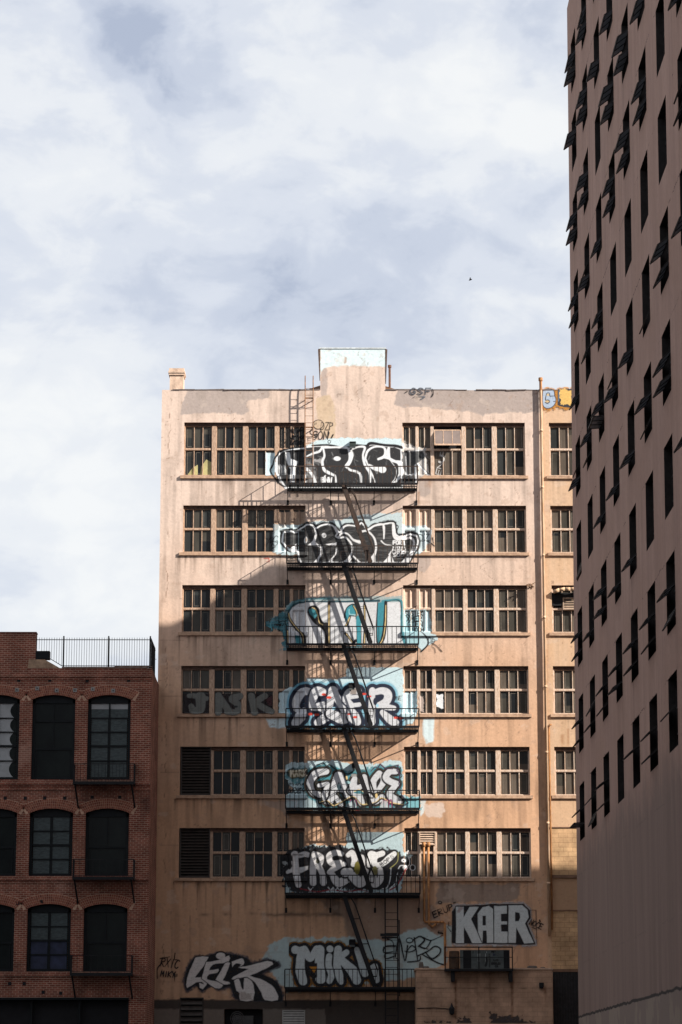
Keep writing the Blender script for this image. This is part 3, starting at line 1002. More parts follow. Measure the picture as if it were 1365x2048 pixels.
    p.write('SON', 352, 120, 62, 30, BLACK, 5.5, .12); p.line([(475, 130), (462, 180)], 6, BLACK); p.line([(505, 145), (490, 172)], 7, BLACK)
    p.dot(476, 198, 13, BLACK); p.dot(476, 198, 8, LBLUE)
    p.line([(372, 60), (366, 74)], 4, BLACK); p.line([(382, 58), (377, 72)], 4, BLACK)
    p.write('E', 318, 170, 32, 26, BLACK, 5)
    p.scribble(185, 95, 295, 225, 7, BLACK, 7, 4, 3)
    p.write('ENUF', 1262, 430, 36, 40, (.5, .5, .5), 5, .1, .2, -1.35)
    p.finish()


def second_piece():
    p = Paint('graffiti', 'brush-streaked black letters with white rims above the second platform from the top', 528, 1022, 872, 1132, (520, 1020, Zm), seed=2)
    p.poly([(105, 150), (200, 110), (345, 100), (348, 90), (470, 78), (600, 72), (690, 40), (820, 30), (900, 25), (1052, 20), (1052, 100), (1120, 118), (1200, 122), (1252, 170), (1250, 240), (1180, 330), (1120, 335), (1050, 335), (200, 335), (105, 318)], (.52, .63, .67), .9, 2, 4)
    sil = curve([(158, 232), (164, 170), (180, 150), (225, 146), (262, 152), (300, 125), (345, 104), (390, 108), (412, 128), (450, 110), (500, 100), (545, 114), (582, 155), (600, 150), (618, 118), (660, 108), (720, 112), (750, 88), (782, 120), (800, 140), (840, 112), (905, 100), (985, 90), (1000, 130), (1012, 180), (1060, 185), (1095, 168), (1140, 172), (1172, 200), (1168, 270), (1130, 330), (1090, 392), (1000, 396), (400, 396), (300, 394), (276, 300), (230, 302), (190, 268)], 3)
    p.poly(sil, BLACK, 1, 2.5, 2, 14)
    p.poly(sil, WHITE, 1, 1, 0, -1)
    p.poly(sil, (.030, .031, .033), 1, 1, 0, -12)
    p.streak(.28, (poly_sdf(p.U, p.V, sil) < -14) * 1.0, (.24, .24, .24))
    W_ = (.70, .71, .73)
    p.line([(402, 128), (414, 180), (395, 245)], [8, 13, 22], W_); p.poly([(350, 262), (395, 225), (430, 255), (460, 262), (465, 300), (440, 272), (400, 268)], W_)
    p.dot(340, 222, 13, W_, 24); p.dot(342, 222, 7, (.4, .3, .22), 16)
    p.poly([(210, 292), (272, 240), (268, 300), (250, 318)], W_)
    p.line([(455, 285), (450, 330), (405, 390)], 13, W_); p.line([(275, 300), (290, 350), (308, 388)], 8, W_)
    p.poly([(488, 254), (570, 240), (560, 268), (520, 264)], W_); p.dot(474, 187, 18, W_); p.dot(478, 192, 7, (.25, .25, .25))
    p.line([(566, 285), (556, 330), (505, 388)], 11, W_)
    p.line([(555, 130), (572, 170), (560, 195), (590, 205)], [18, 16, 10, 8], W_)
    p.line([(580, 205), (605, 172), (650, 178), (690, 220), (735, 236)], [12, 12, 10, 12, 24], W_)
    p.line([(590, 208), (630, 202), (672, 245), (682, 300), (655, 360), (620, 390)], [10, 11, 12, 12, 20, 22], W_)
    p.line([(612, 165), (602, 140), (630, 115), (660, 112)], 8, W_)
    p.line([(738, 165), (790, 155), (840, 200), (858, 262), (850, 320), (810, 385)], [14, 12, 12, 13, 14, 28], W_)
    p.line([(690, 340), (720, 370), (745, 390), (790, 390)], 8, W_)
    p.line([(800, 140), (850, 112), (900, 104), (916, 130), (916, 212)], [9, 10, 12, 18, 8], W_)
    p.line([(896, 228), (925, 254), (975, 265), (985, 280), (955, 330)], [10, 8, 8, 10, 12], W_)
    p.line([(985, 100), (990, 180), (1015, 210), (1070, 205), (1115, 200), (1138, 230), (1128, 300), (1090, 380)], [14, 26, 26, 22, 16, 18, 20, 30], W_)
    for t in ([(905, 392), (965, 322), (968, 392)], [(1040, 392), (1090, 335), (1085, 392)], [(395, 392), (442, 345), (430, 392)], [(640, 392), (692, 335), (662, 392)], [(800, 392), (850, 312), (852, 392)], [(968, 330), (995, 392), (978, 392)], [(500, 392), (540, 345), (540, 392)]):
        p.poly(t, W_)
    p.write('FOR', 985, 228, 26, 16, W_, 6); p.write('YOU', 1000, 262, 26, 14, W_, 6, 0, .3, .15); p.write('CROS', 978, 294, 26, 20, W_, 6, 0, .3, .05); p.write('SOC', 985, 322, 22, 20, W_, 6)
    p.line([(1065, 225), (1074, 290)], [10, 6], W_)
    p.line([(1004, 110), (1022, 122), (1012, 160), (1030, 190), (1070, 165), (1120, 155), (1165, 172)], 7, BLACK)
    p.write('AG', 50, 188, 70, 36, BLACK, 6, .1, .2); p.line([(45, 200), (130, 240)], 5, BLACK); p.line([(90, 275), (118, 268)], 8, BLACK)
    p.write('OZ', 1168, 172, 48, 36, BLACK, 5); p.line([(1180, 225), (1240, 225), (1290, 262)], 6, BLACK); p.line([(1275, 200), (1282, 240)], 5, BLACK)
    p.line([(30, 358), (68, 356), (70, 384), (52, 380)], 6, RED, .9, 1, 0, False)
    p.scribble(205, 345, 265, 385, 5, (.05, .05, .05), 4, 9, 2)
    p.finish()


def third_piece():
    p = Paint('graffiti', 'tall silver and teal letters with gold lines above the third platform from the top', 528, 1190, 886, 1312, (520, 1170, Zm), seed=3)
    p.poly([(1062, 180), (1255, 180), (1260, 360), (1300, 372), (1310, 400), (1240, 450), (1190, 490), (1170, 440), (1062, 440)], (.52, .68, .74), .9, 2, 4)
    p.poly([(70, 240), (160, 205), (190, 160), (240, 120), (330, 96), (500, 88), (640, 84), (880, 84), (1050, 78), (1055, 140), (200, 240), (205, 480), (150, 486), (185, 400), (160, 320)], (.34, .50, .54), .6, 3, 6)
    p.poly([(40, 280), (70, 246), (130, 222), (180, 190), (210, 200), (215, 460), (160, 490), (178, 420), (150, 330), (95, 300), (60, 300)], (.035, .15, .19), .92, 3, 7)
    p.poly([(1040, 120), (1060, 200), (1130, 210), (1180, 250), (1175, 440), (1040, 440)], (.30, .52, .58), .85, 2, 4)
    sil = [(215, 440), (205, 380), (216, 290), (206, 225), (232, 165), (275, 136), (330, 126), (870, 126), (880, 440)]
    p.poly(sil, (.56, .575, .60), 1, 1, 0)
    p.poly([(938, 126), (1036, 126), (1046, 300), (1062, 436), (900, 436), (925, 330)], (.62, .64, .67), 1)
    p.streak(.25, None, (.42, .43, .45))
    p.line([(205, 215), (232, 160), (270, 132), (330, 122), (520, 124), (700, 122), (880, 116)], [16, 18, 16, 12, 10, 14, 18], (.02, .06, .08))
    p.line([(200, 180), (260, 118), (340, 104), (520, 100)], 14, (.06, .2, .24), .8, 3)
    p.poly([(868, 132), (942, 122), (918, 300), (905, 400), (885, 436), (866, 420), (860, 300)], (.045, .23, .29))
    p.line([(870, 130), (862, 280), (866, 420), (885, 436)], 9, BLACK)
    p.line([(905, 120), (1040, 118), (1048, 250), (1052, 360), (1072, 436)], [16, 18, 26, 24, 20], TEAL, .95, 1.5)
    p.line([(940, 124), (1036, 124), (1044, 300), (1050, 380)], 6, BLACK)
    p.line([(930, 128), (926, 280), (910, 390), (888, 434)], [22, 28, 30, 20], BLACK); p.line([(930, 150), (927, 280), (912, 385), (892, 428)], 5.5, GOLD)
    # the snaking strokes of the first letter
    p.line([(212, 205), (226, 258), (290, 340), (322, 385), (328, 436)], [18, 24, 28, 34, 36], BLACK)
    p.line([(213, 205), (228, 258), (288, 332), (318, 380), (324, 432)], 6, GOLD); p.poly([(262, 372), (300, 376), (312, 432), (264, 432)], TEAL)
    p.line([(205, 330), (208, 430)], 14, BLACK); p.line([(206, 335), (210, 425)], 6, GOLD)
    p.poly(curve([(352, 200), (362, 165), (400, 150), (436, 172), (446, 230), (470, 275), (505, 290), (505, 434), (478, 434), (474, 345), (400, 280), (360, 225)]), BLACK)
    p.poly([(362, 185), (385, 172), (408, 185), (425, 225), (405, 250), (372, 215)], (.04, .19, .23))
    p.line([(388, 168), (412, 180), (428, 220), (440, 275), (464, 294)], 5.5, GOLD)
    p.line([(511, 126), (511, 434)], 20, BLACK); p.line([(511, 150), (511, 428)], 5.5, GOLD)
    p.poly(curve([(622, 220), (640, 172), (680, 142), (715, 150), (722, 200), (712, 216), (668, 218), (650, 250), (632, 270)]), (.045, .24, .30)); p.line([(624, 240), (640, 172), (682, 142), (712, 150)], 9, BLACK)
    p.line([(660, 180), (664, 216), (712, 222)], 8, (.25, .5, .55)); p.line([(664, 226), (720, 232)], 8, BLACK)
    p.line([(690, 152), (714, 200), (716, 250), (748, 272)], 16, BLACK); p.line([(692, 154), (716, 200), (718, 246), (746, 268)], 5, GOLD)
    p.line([(664, 238), (650, 280), (634, 302)], 16, BLACK); p.line([(662, 240), (648, 278), (636, 296)], 5, GOLD)
    p.line([(632, 358), (660, 390), (690, 424), (708, 410)], 22, BLACK); p.line([(640, 362), (664, 395), (682, 424)], 5, GOLD)
    p.line([(728, 240), (733, 460)], 34, (.05, .25, .31)); p.line([(772, 140), (774, 300), (768, 436)], 18, BLACK); p.line([(774, 150), (776, 300), (772, 430)], 5.5, GOLD)
    p.poly([(640, 452), (750, 450), (755, 470), (640, 470)], (.4, .56, .6), .9)
    # tags on and beside the window
    p.scribble(108, 225, 205, 305, 5, BLACK, 5, 14, 3)
    p.line([(95, 330), (78, 290), (90, 262)], 5, (.1, .3, .36))
    p.write('SOSTEK', 1072, 188, 34, 17, BLACK, 6); p.write('XMER', 1085, 228, 34, 22, BLACK, 6); p.write('GTEN', 1090, 268, 34, 22, BLACK, 6); p.write('INOCH', 1105, 312, 28, 16, BLACK, 6)
    p.line([(1090, 190), (1120, 170), (1160, 150)], 5, BLACK); p.line([(1170, 330), (1210, 365), (1235, 395), (1240, 440), (1192, 490)], [5, 6, 10, 12, 12], BLACK)
    p.write('DR', 1252, 388, 40, 22, BLACK, 5, -.1, .3, .35); p.line([(1290, 420), (1270, 450), (1290, 470), (1296, 500)], 5, BLACK); p.line([(1270, 430), (1300, 445), (1345, 492)], [5, 6, 4], BLACK)
    for q in ((1326, 442), (1338, 446), (1330, 456)):
        p.dot(*q, 3, BLACK)
    p.line([(60, 300), (85, 315), (80, 350)], 4, (.1, .3, .36))
    p.finish()


def fourth_piece():
    p = Paint('graffiti', 'silver bubble letters with red dots above the fourth platform from the top', 555, 1334, 902, 1464, (520, 1330, Zm), seed=4)
    B2 = (.53, .69, .75)
    p.poly([(345, 100), (450, 98), (560, 108), (640, 84), (644, 22), (820, 16), (1056, 20), (1060, 200), (1160, 196), (1162, 345), (1130, 430), (1030, 455), (200, 455), (186, 350), (140, 348), (142, 205), (185, 185), (220, 160), (340, 158)], B2, .95, 1.5, 3)
    p.poly([(1180, 215), (1210, 225), (1212, 340), (1180, 345)], (.5, .42, .38), .7, 2, 5); p.poly([(1305, 212), (1356, 208), (1358, 310), (1330, 320), (1305, 300)], WHITE, .9, 1, 4)
    S = [[([(372, 196), (318, 196), (276, 250), (268, 310), (300, 338)], [50, 62, 66, 56, 40])] + [([(322, 330), (300, 380), (262, 430)], [42, 84, 60])],
         [([(462, 200), (418, 196), (392, 250), (380, 310)], [60, 70, 60, 36]), ([(392, 318), (470, 310), (500, 370), (430, 425)], [40, 80, 70, 60])],
         [([(540, 190), (522, 260), (516, 330)], [70, 52, 46]), ([(545, 190), (600, 300), (650, 372)], [60, 50, 56]), ([(520, 360), (600, 395), (640, 400)], [70, 80, 60])],
         [([(730, 192), (660, 200), (640, 258), (680, 296)], [46, 56, 60, 40]), ([(660, 240), (720, 232)], 30), ([(660, 300), (735, 292)], 36), ([(670, 320), (690, 380), (720, 420)], [40, 90, 60])],
         [([(830, 188), (826, 300), (826, 420)], [48, 50, 60]), ([(842, 205), (905, 190), (945, 215), (935, 268), (880, 300)], [40, 56, 64, 60, 50]), ([(880, 300), (950, 312), (990, 318)], [46, 46, 36]), ([(905, 350), (960, 400), (1000, 430)], [40, 66, 60])]]
    ds = [p.union(g) for g in S]
    al = np.minimum.reduce(ds)
    p.lay(al - 42, (.16, .40, .54), .85, 4)
    p.lay(al - 26, NAVY, 1, 1.3)
    for d in ds:
        p.lay(d - 13, NAVY); p.lay(d + 1, (.58, .60, .64))
    p.streak(.2, (al < 0) * 1.0, (.40, .40, .42))
    for (x, y, a, b) in ((345, 275, 18, 40), (852, 270, 14, 26)):
        p.dot(x, y, a, NAVY, b)
    p.dot(868, 300, 9, (.3, .55, .7), 12); p.dot(545, 322, 16, (.3, .55, .7), 12)
    p.poly([(666, 170), (716, 170), (716, 218), (666, 218)], (.26, .22, .2), .9)
    for x, y in ((473, 218), (510, 240), (770, 215), (808, 232), (373, 363), (420, 367), (660, 362), (702, 385), (1002, 390), (1040, 393)):
        p.dot(x, y, 17, RED, 9)
    p.write('ONE', 988, 230, 30, 14, BLACK, 5, .15); p.line([(990, 262), (1035, 258)], 4, BLACK); p.line([(1005, 272), (1025, 280)], 4, BLACK)
    p.finish()


def fifth_piece():
    p = Paint('graffiti', 'angular grey letters edged in teal and gold above the fifth platform from the top', 562, 1518, 848, 1626, (520, 1500, Zm), seed=5)
    p.poly([(185, 110), (230, 86), (345, 92), (345, 78), (560, 76), (700, 110), (890, 98), (960, 78), (1056, 82), (1058, 330), (1080, 345), (1186, 340), (1186, 440), (195, 440), (190, 330), (250, 300), (190, 205)], (.47, .61, .66), .93, 1.5, 4)
    p.poly([(190, 190), (220, 140), (300, 125), (400, 128), (480, 95), (540, 120), (640, 170), (860, 120), (890, 100), (930, 140), (1000, 120), (1040, 200), (1050, 330), (1100, 400), (1010, 430), (560, 435), (440, 400), (340, 300), (330, 220), (240, 245)], (.05, .20, .24), .85, 4, 8)
    p.poly([(1060, 345), (1186, 345), (1186, 436), (1090, 436)], (.12, .38, .44), .8, 2, 6)
    G = [[([(490, 160), (415, 175), (372, 240), (390, 310), (440, 330)], [50, 56, 56, 52, 46]), ([(500, 250), (440, 262)], 36), ([(505, 262), (480, 330), (500, 372)], [40, 48, 66])],
         [([(575, 190), (552, 250), (540, 330), (520, 380)], [60, 48, 44, 48]), ([(590, 190), (622, 260), (650, 330)], [60, 50, 60]), ([(560, 292), (620, 300)], 30), ([(560, 350), (600, 400)], 40)],
         [([(700, 210), (690, 262), (720, 280), (760, 262)], [40, 60, 40, 34]), ([(668, 300), (720, 330), (752, 392)], [50, 66, 46]), ([(770, 200), (780, 260), (800, 330)], 46)],
         [([(880, 175), (840, 230), (845, 300)], [52, 50, 40]), ([(905, 185), (915, 230), (880, 290)], [44, 50, 36]), ([(800, 340), (850, 380), (900, 350)], 48)],
         [([(1005, 160), (960, 160), (930, 200), (960, 232), (1010, 250)], [40, 48, 50, 50, 48]), ([(1000, 262), (960, 330), (1020, 380), (1030, 400)], [44, 50, 60, 30])]]
    ds = [p.union(g) for g in G]
    al = np.minimum.reduce(ds)
    p.lay(al - 26, (.05, .22, .27), .9, 2, 3); p.lay(al - 17, (.02, .03, .035)); p.lay(al - 11, (.50, .38, .16), .75)
    for d in ds:
        p.lay(d - 11, BLACK); p.lay(d + 2, (.52, .54, .575))
    p.streak(.2, (al < 0) * 1.0, (.40, .40, .41))
    # jagged cloud above and below
    p.line([(350, 210), (380, 150), (420, 110), (470, 96), (492, 122), (512, 106), (548, 136), (590, 158), (650, 178), (690, 158)], 8, BLACK, 1, 1, 0, False)
    p.line([(820, 156), (850, 124), (870, 134), (888, 104), (925, 136), (980, 140), (975, 122), (1022, 112), (1012, 150), (1034, 180), (1026, 250), (1044, 330), (1096, 392), (1060, 412), (1020, 430)], 8, (.05, .03, .06), 1, 1, 0, False)
    p.line([(345, 262), (380, 320), (430, 360), (440, 395), (500, 382), (540, 420), (580, 396), (640, 372), (700, 350), (760, 410), (850, 395), (900, 360), (960, 395), (1060, 412)], 12, BLACK)
    p.line([(440, 385), (500, 375), (545, 410), (600, 385), (690, 342), (750, 400), (850, 385), (900, 352), (960, 385), (1050, 402)], 5, GOLD)
    for x in (660, 690, 900, 925, 950):
        p.line([(x, 432), (x + 8, 378), (x + 22, 372), (x + 26, 432)], 5, (.20, .03, .10))
    p.poly([(640, 400), (700, 372), (720, 436), (640, 436)], (.6, .64, .66), .6, 2); p.poly([(880, 430), (905, 372), (940, 380), (955, 436)], (.6, .64, .66), .6, 2)
    p.line([(700, 452), (720, 446), (760, 458)], 4, (.5, .04, .06))
    p.dot(585, 275, 12, (.06, .24, .28), 26); p.line([(585, 252), (585, 300)], 4, WHITE); p.dot(650, 240, 20, (.30, .52, .56), 10); p.dot(735, 312, 40, (.06, .2, .24), 12); p.line([(700, 305), (735, 294), (775, 315)], 6, GOLD)
    p.poly([(676, 178), (714, 178), (714, 198), (676, 198)], (.3, .3, .3), .9); p.dot(640, 205, 8, GOLD, 14); p.dot(860, 340, 9, GOLD, 18)
    # small name on a dark plate, tags
    p.poly([(206, 150), (230, 136), (350, 130), (358, 168), (320, 205), (230, 212), (205, 180)], (.04, .05, .05), .9, 2, 3); p.poly([(212, 155), (350, 138), (340, 190), (222, 204)], (.30, .24, .10), .6, 3, 3)
    p.write('MARK', 226, 150, 42, 22, (.66, .62, .50), 9, 0, .45, -.04); p.line([(345, 150), (332, 172), (352, 166), (335, 190)], 6, BLACK)
    p.scribble(216, 240, 330, 325, 6, (.02, .03, .04), 5, 23, 3)
    p.line([(1040, 130), (1030, 160), (1050, 185), (1035, 215), (1052, 240), (1036, 268), (1054, 295)], 5, BLACK)
    p.line([(200, 366), (274, 378), (262, 430)], 7, (.6, .62, .64), 1, 1, 0, False)
    p.finish()


def sixth_piece():
    p = Paint('graffiti', 'silver round letters on black with a small white round-eared face above the sixth platform from the top', 562, 1664, 842, 1790, (520, 1650, Zm), seed=6)
    p.poly([(340, 150), (420, 142), (560, 158), (640, 152), (640, 45), (800, 35), (960, 40), (1056, 45), (1060, 190), (1130, 220), (1060, 300), (1050, 440), (1040, 500), (190, 500), (165, 330), (200, 260)], (.44, .57, .61), .92, 1.5, 4)
    p.poly([(130, 240), (230, 180), (340, 165), (560, 150), (640, 175), (830, 178), (960, 178), (1030, 210), (1070, 260), (1060, 330), (1010, 440), (930, 475), (840, 480), (560, 480), (400, 500), (240, 500), (200, 420), (160, 380)], (.022, .022, .026), 1, 4, 9)
    p.scribble(350, 150, 640, 185, 10, BLACK, 9, 31)
    S = [[([(258, 215), (262, 300), (272, 380), (286, 440)], [54, 56, 50, 46]), ([(285, 226), (330, 214), (362, 222)], [36, 44, 36]), ([(205, 345), (240, 330), (300, 330), (370, 310)], [26, 40, 44, 22])],
         [([(402, 212), (392, 300), (394, 425)], [40, 46, 52]), ([(420, 215), (452, 240), (440, 285), (405, 305)], [36, 46, 46, 36]), ([(432, 300), (462, 360), (470, 425)], [40, 46, 50])],
         [([(604, 215), (560, 205), (512, 230), (530, 280), (590, 275)], [36, 44, 46, 44, 40]), ([(620, 290), (560, 315), (512, 350)], [40, 46, 36]), ([(530, 360), (580, 425), (640, 400)], [46, 66, 60])],
         [([(652, 222), (680, 205), (700, 250), (690, 292)], [36, 44, 46, 40]), ([(630, 350), (662, 345)], [66, 60]), ([(690, 380), (740, 425), (775, 395)], [70, 76, 60]), ([(745, 240), (770, 300), (790, 370)], [54, 50, 44])],
         [([(850, 220), (815, 215), (805, 300)], [44, 40, 30]), ([(905, 210), (850, 235), (850, 290), (900, 290), (960, 240), (992, 212)], [42, 46, 44, 40, 50, 40]), ([(850, 330), (835, 380), (850, 430), (890, 395), (890, 330)], [40, 56, 66, 50, 38])]]
    ds = [p.union(g) for g in S]
    al = np.minimum.reduce(ds)
    for k, d in enumerate(ds):
        p.lay(d - 14, BLACK); p.lay(d + 1, (.60, .60, .615) if k < 4 else (.68, .69, .70), 1, 1.2)
    p.streak(.3, (al < 0) * 1.0, (.36, .36, .38))
    p.dot(718, 318, 22, (.16, .14, .03), 50); p.dot(850, 340, 20, (.16, .15, .06), 36); p.dot(428, 268, 14, (.07, .07, .05), 16)
    p.line([(884, 296), (1000, 206)], 2, BLACK)
    p.write('BOPS', 884, 285, 26, 22, BLACK, 5, 0, .4, -.62)
    p.line([(1020, 200), (1015, 270), (960, 320)], 4, (.35, .33, .12))
    p.line([(930, 330), (935, 400), (915, 465)], 18, BLACK); p.line([(968, 320), (962, 400), (940, 460), (905, 470)], 5, WHITE); p.line([(1016, 340), (1005, 420), (960, 470)], 5, WHITE)
    p.dot(1066, 265, 36, BLACK, 40, .9, 2); p.dot(1062, 262, 17, WHITE, 14); p.dot(1062, 262, 5, BLACK)
    p.line([(1100, 230), (1108, 270), (1095, 300), (1040, 300), (1020, 330)], 6, WHITE); p.dot(1128, 312, 22, WHITE, 24, .9); p.dot(1128, 312, 17, BLACK, 19); p.dot(1075, 312, 20, WHITE, 18)
    p.poly([(1095, 180), (1110, 210), (1080, 220)], WHITE, .9)
    p.line([(1080, 320), (1040, 400), (1010, 450), (960, 480)], 8, (.28, .02, .03)); p.line([(300, 470), (420, 492), (520, 480), (640, 490), (740, 480), (800, 492)], 7, (.22, .02, .03))
    for x in (355, 505, 540, 570):
        p.line([(x, 460), (x + 18, 482), (x + 36, 462)], 6, WHITE, .8, 1, 0, False)
    p.poly([(170, 262), (196, 262), (210, 300), (178, 310)], (.5, .55, .57), .6, 2, 4)
    p.scribble(165, 400, 240, 470, 4, BLACK, 9, 44, 2); p.scribble(150, 225, 240, 330, 4, BLACK, 10, 45, 2)
    p.line([(1010, 480), (1000, 390), (1020, 330)], 10, BLACK)
    p.finish()


def low_pieces():
    p = Paint('graffiti', 'grey slanted letters LEIZ outlined in black low on the left of the wall', 362, 1890, 570, 2003, (310, 1840, Zm), seed=7)
    F = (.68, .65, .63)
    sh = [[(300, 272), (400, 268), (420, 255), (560, 252), (680, 282), (720, 322), (840, 292), (918, 335), (790, 395), (900, 460), (940, 596), (790, 596), (720, 596), (600, 580), (560, 490), (480, 512), (420, 480), (350, 525), (300, 480), (240, 520), (222, 430), (255, 330)]]
    for q in sh:
        p.poly(curve(q, 3), (.09, .09, .115), .75, 4, 4, 13); p.poly(curve(q, 3), BLACK, 1, 1.5, 0, 2)
    p.dot(486, 262, 44, BLACK, 34)
    for q in ([(302, 278), (396, 274), (322, 390), (300, 424), (352, 420), (386, 452), (376, 488), (350, 458), (305, 462), (240, 500), (236, 440), (262, 360)],
              [(380, 312), (470, 296), (548, 262), (546, 308), (470, 322), (430, 330), (402, 372), (470, 360), (462, 390), (400, 402), (386, 438), (440, 450), (500, 470), (492, 500), (450, 505), (400, 472), (345, 430)],
              [(520, 318), (556, 316), (520, 412), (502, 446), (548, 456), (556, 472), (510, 476), (450, 440)],
              [(568, 306), (640, 282), (658, 300), (655, 330), (620, 345), (640, 330), (600, 320), (572, 350)],
              [(612, 350), (700, 336), (830, 302), (874, 326), (760, 386), (700, 412), (780, 436), (860, 480), (898, 530), (910, 592), (812, 592), (790, 540), (740, 460), (690, 424), (660, 420), (580, 440), (578, 420), (690, 362)],
              [(584, 450), (620, 432), (640, 500), (656, 510), (660, 428), (700, 440), (730, 480), (726, 592), (630, 592), (626, 540), (604, 520)]):
        p.poly(curve(q, 2), BLACK, 1, 1, 0, 6); p.poly(curve(q, 2), F, 1, 1, .5)
    p.poly([(330, 465), (380, 480), (355, 512), (332, 500)], F); p.dot(486, 264, 34, F, 24)
    p.poly([(628, 535), (720, 545), (722, 590), (630, 590)], (.22, .15, .11), .5, 3, 6)
    p.streak(.35, (p.rgb.mean(-1) > .3) * 1.0, (.46, .42, .40))
    p.finish()
    p = Paint('graffiti', 'pale letters MIKL with an orange and black outline beside the lowest platform', 578, 1878, 772, 1980, (520, 1840, Zm), seed=8)
    F = (.56, .62, .63)
    G = [[([(262, 220), (300, 228)], [60, 50]), ([(312, 225), (300, 300), (300, 380), (320, 450)], [60, 62, 72, 64]), ([(330, 215), (372, 280), (420, 215)], [50, 56, 50]), ([(445, 220), (440, 320), (450, 430)], [66, 68, 80])],
         [([(512, 268), (508, 340), (530, 400), (515, 450)], [46, 48, 50, 44]), ([(517, 212), (518, 214)], 50)],
         [([(580, 216), (570, 330), (590, 420), (600, 455)], [56, 56, 56, 40]), ([(640, 238), (600, 285), (680, 370), (715, 445)], [44, 50, 76, 66])],
         [([(715, 218), (740, 290), (775, 390)], [40, 44, 60]), ([(848, 345), (858, 440)], [50, 54]), ([(775, 395), (830, 345)], [40, 30])]]
    ds = [p.union(g) for g in G]
    al = np.minimum.reduce(ds)
    p.lay(al - 34, (.34, .15, .02), .8, 3, 3)
    p.lay(al - 24, BLACK, 1, 1.4); p.line([(880, 370), (895, 430), (880, 490)], [30, 40, 30], BLACK)
    p.poly([(366, 344), (424, 344), (402, 392)], (.55, .22, .02))
    for d in ds:
        p.lay(d - 7, BLACK); p.lay(d, F, 1, 1)
    p.poly([(336, 318), (424, 318), (424, 420), (400, 440), (345, 400)], BLACK, 1); p.poly([(366, 344), (424, 344), (402, 392)], (.55, .22, .02))
    p.streak(.22, (al < 0) * 1.0, (.38, .42, .44))
    p.finish()
    p = Paint('graffiti', 'thin black scrawled tag on pale blue paint beside the vertical ladder', 764, 1862, 896, 1936, (520, 1840, Zm), seed=9)
    q = BLACK
    p.line([(905, 130), (1010, 128)], [16, 12], q); p.line([(940, 140), (985, 170), (990, 290)], 6, q); p.line([(1000, 190), (930, 195), (915, 240), (980, 235), (925, 250), (930, 285), (985, 270)], 9, q)
    p.line([(1000, 270), (1030, 140), (1070, 300), (1090, 190)], 11, q); p.line([(1030, 300), (1005, 280)], 8, q); p.dot(1105, 150, 26, q, 20); p.dot(1105, 150, 18, (.42, .56, .58), 12)
    p.line([(1080, 240), (1120, 190), (1150, 215), (1110, 235), (1070, 230)], 8, q); p.line([(1140, 130), (1165, 300)], 8, q); p.line([(1130, 150), (1180, 120), (1215, 150), (1170, 195)], 9, q)
    p.line([(1090, 310), (1175, 300), (1185, 270)], 9, q); p.line([(1210, 130), (1260, 150), (1320, 128), (1350, 112)], 7, q); p.line([(1265, 150), (1225, 210), (1180, 195), (1240, 215)], 8, q)
    p.line([(1165, 265), (1240, 230), (1290, 195), (1330, 210), (1325, 250), (1270, 285), (1220, 235)], [9, 10, 10, 10, 10, 9, 8], q); p.line([(1200, 255), (1290, 305), (1340, 325), (1362, 330)], [6, 8, 10, 8], q)
    p.line([(915, 200), (910, 225)], 10, q); p.line([(1315, 90), (1350, 100)], 8, q)
    p.finish()
    Z2 = 1365 / 350.0
    p = Paint('graffiti', 'blocky grey letters KAER with thick black shadows above the bracketed shelf', 860, 1798, 1100, 1896, (760, 1780, Z2), seed=10)
    Kp = [(595, 132), (655, 132), (652, 222), (700, 132), (772, 132), (712, 226), (802, 414), (722, 414), (656, 284), (656, 414), (595, 414)]
    Ap = [(764, 185), (800, 134), (850, 124), (884, 150), (890, 412), (836, 412), (832, 316), (803, 316), (800, 405), (766, 330)]
    Ep = [(892, 125), (992, 122), (992, 185), (946, 188), (946, 245), (992, 245), (992, 268), (946, 270), (946, 325), (1000, 325), (1000, 412), (892, 412)]
    Rp = [(1004, 120), (1110, 118), (1152, 155), (1162, 215), (1132, 262), (1200, 412), (1128, 416), (1064, 290), (1060, 412), (1004, 412)]
    for q in (Kp, Ap, Ep, Rp):
        p.poly(q, (.44, .44, .45), .65, 4, 3, 26)
    p.poly([(562, 170), (600, 122), (780, 116), (880, 108), (1120, 108), (1175, 160), (1178, 220), (1150, 260), (1215, 425), (1110, 428), (562, 415)], BLACK, 1, 1.2, 0)
    F = (.52, .57, .58)
    for q in (Kp, Ap, Ep, Rp):
        p.poly(q, BLACK, 1, 1, 0, 7); p.poly(q, F)
    p.poly([(800, 200), (828, 200), (828, 276), (802, 276)], BLACK); p.poly([(1056, 172), (1090, 178), (1096, 215), (1084, 242), (1056, 244)], BLACK)
    p.poly([(602, 150), (600, 190), (650, 140), (630, 132)], (.30, .21, .20), .7, 3, 5)
    p.streak(.25, (p.rgb.mean(-1) > .3) * 1.0, (.36, .40, .42))
    p.write('ERUP', 405, 175, 46, 32, BLACK, 7, .1, .4, -.42); p.dot(470, 98, 18, BLACK, 14); p.dot(470, 98, 11, (.27, .215, .18), 8)
    p.write('"', 575, 95, 24, 20, BLACK, 6)
    p.write('NOCE', 1182, 228, 42, 20, BLACK, 6, 0, .35, .42); p.line([(1190, 292), (1220, 305)], 5, BLACK); p.line([(1246, 235), (1250, 246)], 7, BLACK)
    p.write('E', 535, 250, 30, 16, BLACK, 5); p.line([(525, 285), (555, 325)], 5, BLACK); p.write('EOZ', 458, 318, 24, 10, BLACK, 4)
    p.line([(1165, 158), (1218, 158), (1224, 420)], 4, (.07, .05, .045), .8, 1, 0, False)
    p.line([(1085, 30), (1115, 45)], 5, BLACK, .8); p.line([(1128, 30), (1135, 40)], 8, BLACK, .8)
    p.finish()
